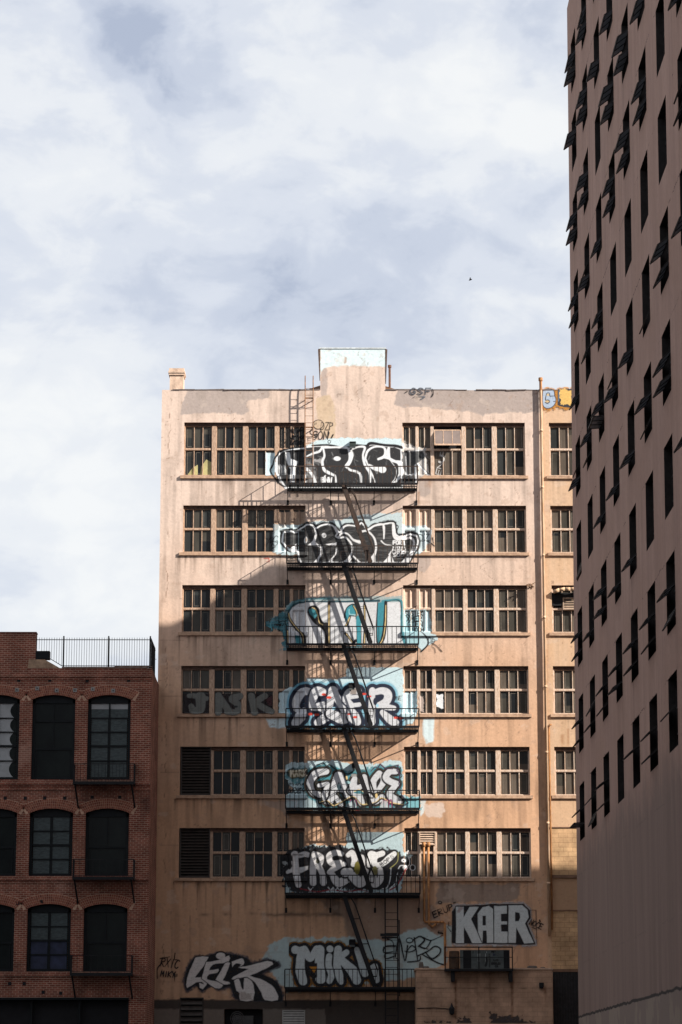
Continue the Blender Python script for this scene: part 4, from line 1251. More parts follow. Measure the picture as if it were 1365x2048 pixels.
    Z3 = 1365 / 370.0
    p = Paint('graffiti', 'small black handwritten tag on the bottom left edge of the wall', 312, 1898, 368, 1972, (310, 1840, Z3), seed=11)
    p.write('RXIC', 48, 278, 62, 26, BLACK, 7, .15, .35, .14); p.write('MIKY', 45, 375, 40, 22, BLACK, 6, .1, .25, .08); p.line([(20, 430), (20, 360), (50, 320)], 6, BLACK)
    p.line([(150, 245), (146, 290), (165, 292)], 6, BLACK); p.line([(145, 400), (148, 468)], [7, 4], BLACK); p.line([(40, 285), (110, 272)], 6, BLACK)
    for x in (150, 158, 166):
        p.line([(x, 400), (x - 2, 418)], 4, BLACK)
    p.finish()
    p = Paint('graffiti', 'small dark letters GSF sprayed on the grey band of the parapet', 806, 770, 868, 806, (700, 680, 1365 / 450.0), seed=12)
    for t, x in (('G', 366), ('S', 412), ('F', 458)):
        p.write(t, x, 294, 36, 30, (.06, .07, .09), 8, .05)
    p.line([(500, 300), (508, 320), (498, 344)], 5, BLACK); p.line([(338, 320), (350, 312)], 6, BLACK); p.line([(384, 352), (400, 342), (410, 360)], 4, BLACK); p.line([(415, 342), (455, 345), (432, 360)], 5, (.09, .12, .16))
    p.finish()
    Z4 = 13.65
    p = Paint('graffiti', 'fat blue letter G and yellow letter with orange glow at the top of the right wing', 1078, 774, 1148, 830, (1060, 750, Z4), .5, seed=13)
    Gs = curve([(345, 470), (380, 400), (560, 385), (660, 430), (680, 570), (700, 600), (715, 690), (690, 800), (600, 890), (480, 920), (380, 870), (345, 780)], 3)
    Ls = [(770, 400), (830, 385), (1200, 385), (1200, 860), (1080, 880), (830, 850), (760, 820)]
    for q in (Gs, Ls):
        p.poly(q, (.50, .22, .04), .85, 4, 6, 55); p.poly(q, (.04, .04, .05), 1, 1.2, 1, 12)
    p.poly(Gs, (.36, .45, .58), 1, 1, 0, -12)
    p.line([(555, 585), (690, 575)], 22, (.05, .06, .08)); p.line([(545, 570), (530, 500), (470, 500), (440, 580), (430, 690), (500, 690), (540, 730), (480, 780), (420, 750)], 26, (.05, .06, .08))
    p.dot(495, 545, 36, (.55, .42, .22), 30); p.dot(475, 728, 55, (.50, .38, .22), 26); p.line([(650, 730), (710, 715)], 20, (.05, .06, .08))
    p.poly([(790, 420), (815, 430), (800, 720), (775, 740)], (.20, .27, .36)); p.poly([(835, 400), (1150, 395), (1150, 800), (1050, 815), (835, 805)], (.66, .43, .14), 1, 1, 6)
    p.finish()
    p = Paint('graffiti', 'dull silver letters JNSK behind the bars of the fourth row of windows on the left', 366, 1382, 552, 1432, (310, 1330, 1365 / 310.0), seed=14)
    F = (.15, .155, .145)
    for a, b in ((248, 478), (530, 760), (812, 1035)):
        p.poly([(a, 248), (b, 248), (b, 428), (a, 428)], (.025, .02, .022), .9)
    p.line([(300, 265), (370, 270), (455, 290)], [40, 46, 40], F); p.line([(400, 275), (400, 380), (340, 400), (320, 360)], [90, 80, 60, 50], F)
    p.line([(560, 260), (560, 420)], 60, F); p.line([(560, 270), (660, 410)], 60, F); p.line([(750, 270), (680, 290), (730, 345), (720, 410), (640, 410)], 60, F); p.dot(712, 362, 18, (.02, .02, .022), 10)
    p.line([(850, 270), (880, 420)], 60, F); p.line([(970, 265), (900, 330), (1030, 410)], 56, F); p.poly([(975, 300), (1034, 260), (1034, 355), (1000, 350)], (.05, .018, .022))
    p.finish()
    # coats of tan and blue brushed over the panes next to the fire escape
    tan = (.57, .43, .34)
    for r, lb in ((1, 'peach paint covering the second panes right of the platforms'), (2, 'peach paint covering the third panes right of the platforms')):
        p = Paint('painted_panes', lb, 804, (0, 1014, 1172)[r], 868, (0, 1112, 1270)[r], (0, 0, 1.0), seed=.1)
        h, s = HEAD[r], SILLZ[r] + SILLH
        va = proj(4, .0, h - .12)[1]; vb = proj(4, 0, s)[1]
        p.poly([(805, va), (862, va), (862, vb), (805, vb)], tan, .97, .6, 0)
        for k in range(5):
            x = 816 + 10.5 * k
            p.line([(x, va + 6), (x, vb - 6)], 1.2, (.13, .08, .05), .8, .6)
        if r == 1:
            p.poly([(822, 1052), (852, 1048), (864, 1060), (862, 1085), (820, 1085)], (.60, .68, .72), .85, 1.5, 3)
        p.finish()
    p = Paint('painted_panes', 'blue paint over the lower panes of the third window right of the platforms', 804, 1225, 868, 1268, (0, 0, 1.0), seed=.15)
    p.poly([(806, 1232), (838, 1232), (862, 1240), (862, 1262), (806, 1262)], (.5, .64, .69), .8, 1.5, 4)
    p.finish()
    p = Paint('painted_panes', 'pale paint covering the panes left of the platforms', 546, 1014, 614, 1110, (0, 0, 1.0), seed=.2)
    p.poly([(558, 1022), (612, 1022), (612, 1060), (558, 1060)], (.40, .29, .22), .9, 1, 2)
    p.poly([(546, 1046), (612, 1050), (612, 1106), (546, 1106)], (.50, .60, .63), .6, 2, 4)
    p.finish()


low_pieces()
top_piece(); second_piece(); third_piece(); fourth_piece(); fifth_piece(); sixth_piece()
# ------------------------------------------------------------------ fire escape
PX0, PX1 = -1.98, 4.02
PD = 1.08                                     # how far the platforms stand out
PZ = [28.67, 24.94, 21.21, 17.46, 13.77, 9.99, 5.86]
fe = thing('fire_escape', 'black iron fire escape with stacked platforms and steep stairs on the peach building', 'fire escape', (1.0, -.5, 5.82))


def platform(z, i):
    m = MB()
    y0, y1 = -PD, -.03
    m.box(PX0, PX1, y0, y0 + .012, z - .015, z + .085)
    m.box(PX0, PX1, y1 - .05, y1, z - .10, z + .05)
    for x in (PX0, PX1 - .03):
        m.box(x, x + .03, y0 + .013, y1 - .051, z - .0, z + .07)
    fp = m.build('platform', IRON, fe)
    m = MB()
    hx = (.55, 1.60) if i < 6 else (9, 9)    # the hole the stair comes through
    x = PX0 + .09
    while x < PX1 - .08:
        if hx[0] < x < hx[1]:
            m.box(x, x + .042, -.30, y1 - .051, z + .05, z + .054)
        else:
            m.box(x, x + .042, y0 + .013, y1 - .051, z + .05, z + .054)
        x += .074
    m.box(PX0 + .031, PX1 - .031, -.55, -.43, z + .03, z + .049)
    m.build('grating', IRON, fp)
    # railing on three sides
    m = MB()
    zr = z + .075
    H = .80
    m.box(PX0 - .01, PX1 + .01, y0 - .02, y0 + .012, zr + H - .045, zr + H)
    m.box(PX0, PX1, y0 - .004, y0 + .006, zr + H * .82, zr + H * .82 + .012) if i in (1, 4) else None
    n = 30
    for k in range(n + 1):
        x = PX0 + (PX1 - PX0) * k / n
        w = .026 if k in (0, n) else .0135
        m.box(x - w, x + w, y0 - .012, y0 + .004, zr - .05, zr + H - .046)
    for x in (PX0, PX1):
        m.box(x - .012, x + .012, y0 + .013, -.02, zr + H - .03, zr + H)
        for k in range(1, 4):
            y = y0 + PD * k / 4
            m.box(x - .009, x + .009, y - .009, y + .009, zr - .02, zr + H - .031)
    if i < 5:                                # guard round the stair opening
        m.box(.50, 1.68, y0 + .44, y0 + .46, zr + .60, zr + .62)
        for x in (.50, 1.68):
            m.box(x - .01, x + .01, y0 + .44, y0 + .46, zr - .03, zr + .60)
    m.build('railing', RUSTIRON if i < 2 else IRON, fp)
    # brackets down to the wall
    for x in (PX0 + .03, 0.03, 2.03, PX1 - .03):
        b = MB()
        b.bar((x, y0 + .03, z + .0), (x, y0 + .05, z - .16), .035, .035)
        b.bar((x, y0 + .05, z - .14), (x, -.01, z - .62), .035, .035)
        b.box(x - .05, x + .05, -.035, -.012, z - .74, z - .52)
        b.build('bracket', IRON, fp)
    return fp


def stair(za, zb, xa, xb, i):
    """steep flight from the platform at za down to the one at zb"""
    m = MB()
    ya, yb = -.92, -.44
    a0, b0 = Vector((xa, 0, za + .10)), Vector((xb, 0, zb + .12))
    for y in (ya, yb):
        m.bar((a0.x, y, a0.z), (b0.x, y, b0.z), .03, .18, up=(0, 0, 1))
    n = 13
    for k in range(1, n):
        q = a0.lerp(b0, k / n)
        m.box(q.x - .085, q.x - .05, ya + .016, yb - .016, q.z, q.z + .02)
        m.box(q.x + .04, q.x + .075, ya + .016, yb - .016, q.z, q.z + .02)
    st = m.build('stair', RUSTIRON if i == 0 else IRON, fe)
    m = MB()
    d = (b0 - a0).normalized()
    for y in (ya, yb):
        o = Vector((.36, y, .0))
        p0 = a0 + o + d * .55; p1 = b0 + o - d * .75
        m.tube([a0 + Vector((.02, y, .02)), a0 + Vector((.22, y, .0)), p0, p0.lerp(p1, .5), p1, p1 + Vector((-.03, 0, -.28)), b0 + Vector((0, y, .25)) - d * .2], .022, 6)
        for k in (.28, .55, .82):
            q = a0.lerp(b0, k)
            m.tube([(q.x, y, q.z), (q.x + .33, y, q.z + .02)], .011, 5)
    m.build('handrail', RUSTIRON if i == 0 else IRON, st)


for i, z in enumerate(PZ):
    platform(z, i)
for i in range(6):
    stair(PZ[i], PZ[i + 1], .60, 1.86 if i < 5 else 2.0, i)
# drop ladder under the sixth platform, on the right
m = MB()
lx0, lx1 = at(771, 1900, -.6)[0], at(796, 1900, -.6)[0]
for x in (lx0, lx1):
    m.box(x - .03, x + .03, -.66, -.60, 3.0, PZ[5] + .9)
z = 3.2
while z < PZ[5] - .6:
    m.box(lx0 + .031, lx1 - .031, -.64, -.615, z, z + .025)
    z += .30
m.box(lx0 - .22, lx1 + .04, -.70, -.661, 8.18, 8.30)
m.box(lx1 + .04, lx1 + .09, -.66, -.60, PZ[6] - .3, 8.9)
m.build('ladder', IRON, fe)
# roof ladder above the top platform
m = MB()
rx0, rx1 = at(610.5, 850, -.35)[0], at(626.5, 850, -.35)[0]
for x in (rx0, rx1):
    m.tube([(x, -.35, PZ[0] + .1), (x, -.35, Z_TOP + .15), (x, -.33, Z_TOP + .50), (x, -.24, Z_TOP + .62), (x, -.05, Z_TOP + .35), (x, .10, Z_TOP + .05)], .021, 6)
z = PZ[0] + .45
while z < Z_TOP:
    m.tube([(rx0, -.35, z), (rx1, -.35, z)], .011, 5)
    z += .33
for z in (32.95, 31.55):
    for x in (rx0, rx1):
        m.bar((x, -.345, z), (x, -.01, z - .02), .05, .03)
        m.bar((x, -.34, z - .02), (x, -.01, z - .34), .03, .02)
    m.box(rx0, rx1, -.33, -.30, z - .03, z + .03)
m.build('roof_ladder', mat('rusty_ladder', (.30, .15, .07), .8, .5, 8, col2=(.09, .05, .035)), fe)

# ------------------------------------------------------------------ small things on the wall
PX = 9.82
m = MB()
m.tube([(PX, -.12, 8.2), (PX, -.12, 33.35), (PX, -.12, 33.9)], .062, 10)
for z in (10.5, 13.2, 16.4, 19.4, 22.6, 25.5, 28.7, 31.4):
    m.tube([(PX, -.12, z), (PX, -.12, z + .11)], .078, 10)
m.tube([(PX, -.12, 33.85), (PX, -.12, 33.98)], .095, 10)
pipe = m.build('downpipe', PIPEPAINT, None, True)
tag(pipe, 'tall ochre painted downpipe with a rusty cap running the height of the peach building', 'pipe')
m = MB()
m.tube([(PX, -.12, 33.38), (PX, -.12, 33.86)], .066, 10)
m.tube([(PX, -.12, 33.84), (PX, -.12, 33.99)], .099, 10)
m.build('rusty_cap', RUST, pipe)
m = MB()
xx = at(1099, 1500, -.1)[0]
m.tube([(xx, -.10, 8.5), (xx, -.10, 17.6), (xx + .06, -.1, 17.72), (xx + .1, -.02, 17.72)], .045, 8)
tag(m.build('side_pipe', RUST, None, True), 'thinner rusty pipe close beside the tall downpipe on its right in the lower half', 'pipe')
# twin pipes rising right of the lower platforms
tw = thing('rusty_pipes', 'pair of rusty orange pipes with an elbow running down right of the lowest platforms', 'pipe', (4.4, -.1, 6.5))
m = MB()
x0, zt_ = at(848, 1690, -.12); x1 = at(857, 1690, -.12)[0]
zb_ = at(848, 1842, -.12)[1]; x2 = at(890, 1842, -.12)[0]; zc = at(890, 1930, -.12)[1]
m.tube([(x0, -.13, zt_), (x0, -.13, zb_), (x0 + .04, -.13, zb_ - .04), (x2 - .05, -.13, zb_ - .04), (x2, -.13, zb_ - .09), (x2, -.13, zc)], .055, 8)
m.build('pipe', RUST, tw, True)
m = MB()
m.tube([(x1, -.13, zt_ + .02), (x1, -.13, zb_ + .06), (x1 + .02, -.13, zb_ - .15), (x1 + .15, -.13, zb_ - .26), (x1 + .30, -.13, zb_ - .15), (x1 + .34, -.13, zb_ - .02)], .055, 8)
m.build('pipe', RUST, tw, True)
m = MB()
for x in (x0, x1):
    m.tube([(x, -.13, zt_ - .08), (x, -.13, zt_ + .12)], .085, 8)
    m.tube([(x, -.13, zt_ + .07), (x - .07, -.13, zt_ + .05)], .05, 8)
m.build('cap', RUST, tw, True)
zz0, zz1 = at(842, 1690)[1], at(842, 1663)[1]
louvre(4.03, 4.78, zz0, zz1, .03, 'vent_grille', mat('tan_grille', (.50, .37, .28), .7, .3, 6), 5, building, .06)
# little black flood boxes fixed above each platform
for i, v in enumerate((892, 0, 0, 1375, 1535, 0, 1889)):
    if not v:
        continue
    u = (706, 0, 0, 704, 711, 0, 705)[i]
    x, z = at(u, v, -.15)
    t = thing('wall_lantern', ('dark green box lamp over the top KRIST lettering', '', '', 'dark box lamp over the silver letters with red dots', 'dark box lamp above the angular teal edged letters', '', 'black box lamp above the pale MIKL lettering')[i], 'lamp', (x, -.03, z), 'box lamps on the graffiti wall')
    m = MB()
    m.box(x - .15, x + .15, -.24, -.10, z - .02, z + .17)
    m.hexa([(x - .15, -.28, z + .171), (x + .15, -.28, z + .171), (x + .15, -.02, z + .171), (x - .15, -.02, z + .171), (x - .13, -.20, z + .21), (x + .13, -.20, z + .21), (x + .13, -.03, z + .24), (x - .13, -.03, z + .24)])
    m.box(x - .06, x + .06, -.10, -.02, z, z + .12)
    m.build('housing', mat('lamp_green', (.03, .045, .042), .6, .3, 6) if i == 0 else DARK, t)
    m = MB()
    m.box(x - .12, x + .12, -.22, -.12, z - .10, z - .021)
    m.build('lens', mat('lamp_lens', (.10, .12, .12), .3, .2, 6), t)

# block filling in the wing windows low down
def masonry(name, col, mort, bw, bh, off=(0, 0)):
    m, nt, p = nodes_mat(name)
    N, L = nt.nodes.new, nt.links.new
    tc = N('ShaderNodeTexCoord'); sp = N('ShaderNodeSeparateXYZ'); L(tc.outputs['Object'], sp.inputs[0])
    ad = N('ShaderNodeMath'); ad.operation = 'ADD'; L(sp.outputs['X'], ad.inputs[0]); L(sp.outputs['Y'], ad.inputs[1])
    cb = N('ShaderNodeCombineXYZ'); L(ad.outputs[0], cb.inputs['X']); L(sp.outputs['Z'], cb.inputs['Y'])
    b = N('ShaderNodeTexBrick')
    b.inputs['Scale'].default_value = 1.0; b.inputs['Brick Width'].default_value = bw; b.inputs['Row Height'].default_value = bh
    b.inputs['Mortar Size'].default_value = .011 if bh < .1 else .008; b.inputs['Mortar Smooth'].default_value = .2; b.inputs['Bias'].default_value = -.1
    b.inputs['Color1'].default_value = (*col[0], 1); b.inputs['Color2'].default_value = (*col[1], 1); b.inputs['Mortar'].default_value = (*mort, 1)
    L(cb.outputs[0], b.inputs['Vector'])
    n = N('ShaderNodeTexNoise'); n.inputs['Scale'].default_value = 1.1; n.inputs['Detail'].default_value = 7; n.inputs['Roughness'].default_value = .65
    L(tc.outputs['Object'], n.inputs['Vector'])
    mr = N('ShaderNodeMapRange'); mr.inputs['From Min'].default_value = .3; mr.inputs['From Max'].default_value = .7; mr.inputs['To Min'].default_value = .5; mr.inputs['To Max'].default_value = 1.3
    L(n.outputs[0], mr.inputs[0])
    s = N('ShaderNodeVectorMath'); s.operation = 'SCALE'; L(b.outputs['Color'], s.inputs[0]); L(mr.outputs[0], s.inputs['Scale'])
    res = s.outputs[0]
    if bh < .1:                               # lime bloom, soot and patched areas on the old brick
        for sc_, lo, hi, amt, cc, st in ((.55, .58, .70, .40, (.36, .22, .17), (1, 1, 1)), (1.6, .60, .72, .55, (.07, .035, .03), (1, 1, .25)), (7.0, .66, .74, .6, (.48, .34, .26), (1, 1, 1))):
            mpp = N('ShaderNodeMapping'); mpp.inputs['Scale'].default_value = st
            L(tc.outputs['Object'], mpp.inputs[0])
            nn = N('ShaderNodeTexNoise'); nn.inputs['Scale'].default_value = sc_; nn.inputs['Detail'].default_value = 6
            L(mpp.outputs[0], nn.inputs['Vector'])
            mm_ = N('ShaderNodeMapRange'); mm_.inputs['From Min'].default_value = lo; mm_.inputs['From Max'].default_value = hi; mm_.inputs['To Max'].default_value = amt
            L(nn.outputs[0], mm_.inputs[0])
            mi_ = N('ShaderNodeMixRGB'); L(mm_.outputs[0], mi_.inputs[0]); L(res, mi_.inputs[1]); mi_.inputs[2].default_value = (*cc, 1)
            res = mi_.outputs[0]
    L(res, p.inputs['Base Color'])
    p.inputs['Roughness'].default_value = .9; p.inputs['Specular IOR Level'].default_value = .15
    bp = N('ShaderNodeBump'); bp.inputs['Strength'].default_value = .5; bp.inputs['Distance'].default_value = .02; bp.invert = True
    L(b.outputs['Fac'], bp.inputs['Height']); L(bp.outputs[0], p.inputs['Normal'])
    return m


BLOCKS = masonry('block_ochre', ((.55, .36, .20), (.50, .32, .18)), (.30, .18, .10), .42, .21)
BLOCKS_TAN = masonry('block_tan', ((.47, .30, .205), (.44, .28, .19)), (.34, .215, .145), .42, .21)
for va, vb in ((1656, 1750), (1822, 1938)):
    xa, za = at(1103, va); _, zb_ = at(1103, vb)
    m = MB()
    m.box(xa, 14.4, -.018, .05, zb_, za)
    m.build('block_infill', BLOCKS, building)
    m = MB()
    m.box(xa - .06, 14.4, -.05, .05, za + .001, za + .05)
    if 'TRIM' not in MATS:
        mat('TRIM', (.17, .10, .065), .85, .3, 4)
    m.build('infill_trim', MATS['TRIM'], building)
    m = MB()
    m.box(xa - .06, 14.4, -.07, .05, zb_ - .13, zb_ - .001)
    m.build('infill_sill', MATS['TRIM'], building)
# torn blind hanging from the third wing window
m = MB()
pts = []
xa, za = at(1102, 1180)
for k in range(9):
    t = k / 8
    pts.append((xa + .12 + t * 2.0, -.10 - .25 * math.sin(t * 2.2), za - .10 + .30 * t + .05 * math.sin(t * 9)))
for k in range(8):
    a, b = Vector(pts[k]), Vector(pts[k + 1])
    m.hexa([a + Vector((0, -.06, -.10)), b + Vector((0, -.06, -.10)), b + Vector((0, .12, -.05)), a + Vector((0, .12, -.05)), a + Vector((0, -.08, .06)), b + Vector((0, -.08, .06)), b + Vector((0, .14, .10)), a + Vector((0, .14, .10))])
tag(m.build('rolled_awning', mat('awning_cloth', (.56, .38, .24), .9, .4, 6, bump=.4, bscale=9), None, True), 'sagging rolled tan awning over the third wing window right of the downpipe', 'awning')
m = MB()
m.box(xa + .05, 13.0, .05, .058, za - .72, za - .12)
m.build('window_void', DARK, building)
louvre(WG[0][0] + .45, 13.0, at(1120, 1219)[1], at(1120, 1195)[1], .05, 'window_louver', mat('tan_louver', (.42, .31, .23), .7, .3, 5), 6, building, .05)
m = MB()
xn, zn = at(1062, 1171, -.1)
for k in range(14):
    r = random.Random(k)
    a = Vector((xn + r.uniform(-.14, .14), -.12 + r.uniform(-.08, .08), zn + r.uniform(-.10, .10)))
    m.bar(a, a + Vector((r.uniform(-.2, .2), r.uniform(-.1, .1), r.uniform(-.12, .12))), .035, .025)
tag(m.build('nest', mat('nest', (.16, .09, .05), .9, .4, 8)), 'small brown tangled nest on the top right corner of the third right window', 'nest')

# foot of the wall: louvre, cooling unit, pale vent
louvre(GV[0] + .01, GV[1] - .01, 3.2, GV[3] - .01, .05, 'louver', LOUVER, 9)
ac = thing('air_conditioner', 'dark cooling unit with a round fan in a niche at the wall foot', 'air conditioner', ((GAC[0] + GAC[1]) / 2, .1, 3.2))
m = MB()
m.box(GAC[0] + .38, GAC[1] - .42, -.02, .28, 3.3, 4.72)
m.build('casing', mat('ac_casing', (.06, .06, .06), .6, .3, 4), ac)
m = MB()
cxx, czz = at(475, 2037)
for rr in (.30, .22, .14, .06):
    m.tube([(cxx + rr * math.cos(t * math.pi / 9), -.035, czz + rr * math.sin(t * math.pi / 9)) for t in range(19)], .012, 5)
for t in range(6):
    m.bar((cxx, -.033, czz), (cxx + .3 * math.cos(t * 1.047), -.033, czz + .3 * math.sin(t * 1.047)), .012)
m.build('fan_grille', mat('ac_grille', (.10, .10, .10), .5, .2, 4), ac)
m = MB()
m.quad([(GAC[0], .33, 3), (GAC[1], .33, 3), (GAC[1], .33, GAC[3]), (GAC[0], .33, GAC[3])])
m.build('niche_back', DARK, building)
xa, za = at(565, 2020, -.05); xb = at(611, 2020, -.05)[0]
vt = louvre(xa, xb, za - 1.1, za, -.03, 'wall_vent', mat('pale_vent', (.40, .40, .38), .6, .2, 5), 9, None, .02)
tag(vt, 'pale grey framed wall vent with horizontal blades at the bottom of the wall', 'vent')

# ------------------------------------------------------------------ low block annex in front of the right of the wall
AY = -2.4
ax0, az = at(833, 1936, AY); ax1 = at(1105, 1936, AY)[0]
annex = thing('block_annex', 'low tan concrete block annex with a flat coping at the lower right', 'building', ((ax0 + ax1) / 2, AY, 0))
m = MB()
m.box(ax0, ax1, AY, -.03, 0, az - .07)
m.build('wall', BLOCKS_TAN, annex)
m = MB()
m.box(ax0 - .04, ax1 + .03, AY - .05, -.035, az - .068, az)
m.build('coping', mat('coping_tan', (.52, .36, .26), .85, .3, 4), annex)
p = Paint('stain', '', 836, 1942, 1104, 2046, (760, 1780, 1365 / 350.0), 1.3, AY - .006, seed=1)
p.poly([(330, 1045), (350, 1025), (480, 1030), (600, 1020), (640, 1000), (700, 995), (740, 1060), (330, 1060)], (.06, .05, .05), .85, 2, 9)
p.poly([(862, 956), (905, 955), (915, 1000), (930, 990), (1100, 990), (1105, 1020), (1180, 1025), (1230, 1060), (862, 1060)], (.06, .05, .05), .85, 2, 9)
for x, a, b, o in ((590, 710, 1000, .6), (1030, 710, 1000, .55), (1290, 770, 900, .4), (760, 640, 900, .2), (860, 640, 880, .2), (690, 700, 1000, .15)):
    p.line([(x, a), (x + 4, b)], [16, 4], (.22, .09, .04), o, 6, 2)
p.line([(285, 768), (1345, 768)], 3, (.12, .08, .06), .7)
p.finish(annex)
# bracketed shelf on it
m = MB()
sx0, sz = at(890, 1942, AY - .55); sx1 = at(1027, 1942, AY - .55)[0]
shelf = thing('bracketed_shelf', 'black iron shelf on two brackets with a thin rail fixed to the tan annex', 'shelf', ((sx0 + sx1) / 2, AY - .3, sz))
m.box(sx0, sx1, AY - .55, AY + .02, sz, sz + .09)
m.build('deck', IRON, shelf)
for x in (sx0 + .36, sx1 - .10):
    b = MB()
    b.box(x - .08, x + .08, AY - .45, AY - .002, sz - .45, sz - .001)
    b.build('bracket', IRON, shelf)
m = MB()
rt = at(890, 1893, AY - .55)[1]
for x in (sx0 + .02, (sx0 + sx1) / 2, sx1 - .03):
    m.box(x - .025, x + .025, AY - .55, AY - .51, sz + .091, rt)
m.box(sx0 + .046, sx1 - .056, AY - .548, AY - .515, rt - .05, rt - .003)
m.box(sx0 + .046, sx1 - .056, AY - .546, AY - .52, (sz + rt) / 2 + .05, (sz + rt) / 2 + .08)
m.build('rail', IRON, shelf)
m = MB()
bxc = at(909, 1925, AY - .3)[0]
bz0 = sz + .092
m.tube([(bxc, AY - .28, bz0), (bxc, AY - .28, bz0 + .06), (bxc, AY - .28, bz0 + .4), (bxc, AY - .28, bz0 + .72), (bxc, AY - .28, bz0 + .78)], [.21, .225, .235, .225, .21], 14)
tag(m.build('barrel', mat('rust_barrel', (.10, .055, .03), .7, .5, 5, col2=(.03, .02, .015)), None), 'small dark rusty drum standing at the left end of the iron shelf', 'barrel')
cab = thing('lettered_cabinet', 'dark green metal cabinet with faint painted lettering on the iron shelf', 'cabinet', (at(972, 1930, AY - .3)[0], AY - .25, bz0))
c0, c1 = at(921, 1930, AY - .4)[0], at(1020, 1930, AY - .4)[0]
ch_ = at(920, 1900, AY - .4)[1]
CM = mat('cabinet_green', (.085, .10, .098), .6, .25, 4)
m = MB()
m.box(c0, c1, AY - .42, AY - .06, bz0, ch_)
m.build('body', CM, cab)
m = MB()
d0, d1 = at(927, 1930, AY - .42)[0], at(943, 1930, AY - .42)[0]
m.box(d0, d1, AY - .426, AY - .421, bz0 + .02, ch_ - .02)
d0, d1 = at(1008, 1930, AY - .42)[0], at(1019, 1930, AY - .42)[0]
m.box(d0, d1, AY - .426, AY - .421, bz0 + .02, ch_ - .02)
m.build('door', DARK, cab)
p = Paint('lettering', '', 942, 1899, 1010, 1938, (880, 1870, 1365 / 160.0), .4, AY - .428, seed=2)
INK = (.02, .022, .024)
p.write('2 1 .17', 560, 276, 30, 22, INK, 7); p.write('PBT.24', 880, 274, 30, 20, INK, 7); p.write('REST', 915, 320, 34, 20, (.03, .04, .08), 8)
p.write('LOS', 925, 412, 32, 20, INK, 8); p.write('ANGELES', 880, 470, 32, 17, INK, 8); p.write('CA', 945, 520, 28, 20, INK, 7)
for x, a, b in ((650, 320, 450), (685, 320, 450), (780, 320, 450), (800, 280, 305)):
    p.line([(x, a), (x, b)], 14, (.42, .46, .46), .9)
p.line([(790, 380), (800, 450), (785, 520)], [24, 30, 40], INK); p.line([(845, 330), (850, 400), (850, 540)], [30, 20, 24], (.05, .055, .055), .8, 2)
p.finish(cab)
# wall lamp, its conduit, a small box, odds and ends on the annex roof
lx, lz = at(904, 2018, AY - .12)
t = thing('wall_lamp', 'small unlit black lantern with a thin conduit on the tan annex wall', 'lamp', (lx, AY - .03, lz))
m = MB()
m.tube([(lx, AY - .13, lz - .25), (lx, AY - .13, lz - .20), (lx, AY - .13, lz + .02), (lx, AY - .13, lz + .10), (lx, AY - .13, lz + .26)], [.05, .10, .13, .07, .015], 10)
m.box(lx - .04, lx + .04, AY - .10, AY - .012, lz - .02, lz + .06)
m.build('lantern', IRON, t)
m = MB()
m.tube([(ax0 + .02, AY - .03, lz + .03), ((ax0 + lx) / 2, AY - .03, lz + .055), (lx - .05, AY - .03, lz)], .018, 6)
m.build('conduit', IRON, t)
m = MB()
ux, uz = at(1083.5, 1971, AY - .1)
m.box(ux - .10, ux + .10, AY - .16, AY - .007, uz - .06, uz + .12)
m.hexa([(ux - .07, AY - .14, uz - .12), (ux + .07, AY - .14, uz - .12), (ux + .07, AY - .01, uz - .12), (ux - .07, AY - .01, uz - .12), (ux - .10, AY - .16, uz - .061), (ux + .10, AY - .16, uz - .061), (ux + .10, AY - .007, uz - .061), (ux - .10, AY - .007, uz - .061)])
tag(m.build('junction_box', IRON), 'small black box fixed near the right end of the tan annex wall', 'box')
m = MB()
for u, w, h in ((843, .22, .30), (853, .30, .12), (1065, .5, .14), (1086, .25, .08)):
    x = at(u, 1930, AY + 1)[0]
    m.tube([(x, AY + 1, az), (x, AY + 1, az + h * .7), (x, AY + 1, az + h)], [w / 2, w / 2.2, w / 3], 9)
m.build('roof_vent', mat('roof_vents', (.10, .085, .075), .8, .4, 5), annex)
# dark shutter in the wing beyond
gx0, gz1 = at(1106, 1942, -.05)
m = MB()
x = gx0
while x < 14:
    m.box(x, x + .06, -.05, -.012, 0, gz1)
    m.box(x + .061, x + .119, -.03, -.012, 0, gz1)
    x += .12
m.build('shutter', mat('shutter_dark', (.02, .02, .022), .6, .4, 5), building)
# ------------------------------------------------------------------ brick building on the left
BY = -5.0
BXR = -7.795
bz = lambda v: at(300, v, BY)[1]
bx = lambda u, v=1600: at(u, v, BY)[0]
brick = thing('brick_building', 'red brick building with arched black windows and small iron balconies on the left', 'building', (-14, BY, 0))
BRICK = masonry('red_brick', ((.25, .078, .052), (.15, .047, .035)), (.40, .26, .19), .24, .088)
BRICKM = [mat('arch_brick_' + str(i), c, .9, .3, 8) for i, c in enumerate(((.26, .085, .055), (.19, .06, .042), (.30, .11, .07)))]
MORTAR = mat('lime_mortar', (.48, .30, .21), .95, .3, 6)
BFRAME = mat('black_window_paint', (.008, .010, .012), .55, .3, 6, spec=.15)
BGLASS = mat('street_glass', (.007, .009, .010), .25, .5, 1.6, (1, 1, .6), spec=.14, col2=(.012, .016, .016))
BLIND = mat('pale_blind_and_sky', (.33, .34, .35), .6, .15, 2)
CURT = mat('grey_curtain', (.05, .065, .068), .5, .4, 3, (2, 1, 6))
BLUEC = mat('blue_curtain', (.022, .028, .06), .6, .4, 3)
ROWS = [(bz(1390), bz(1559)), (bz(1617), bz(1752)), (bz(1808), bz(1943))]
CW = 1.87
COLX = [bx(218, 1480) - 4.84, bx(218, 1480) - 2.42, bx(218, 1480)]
ZR = bz(1336)
XL = -34.0
SHOP = (XL + 3, bx(258, 2010), 0.3, bz(1995))

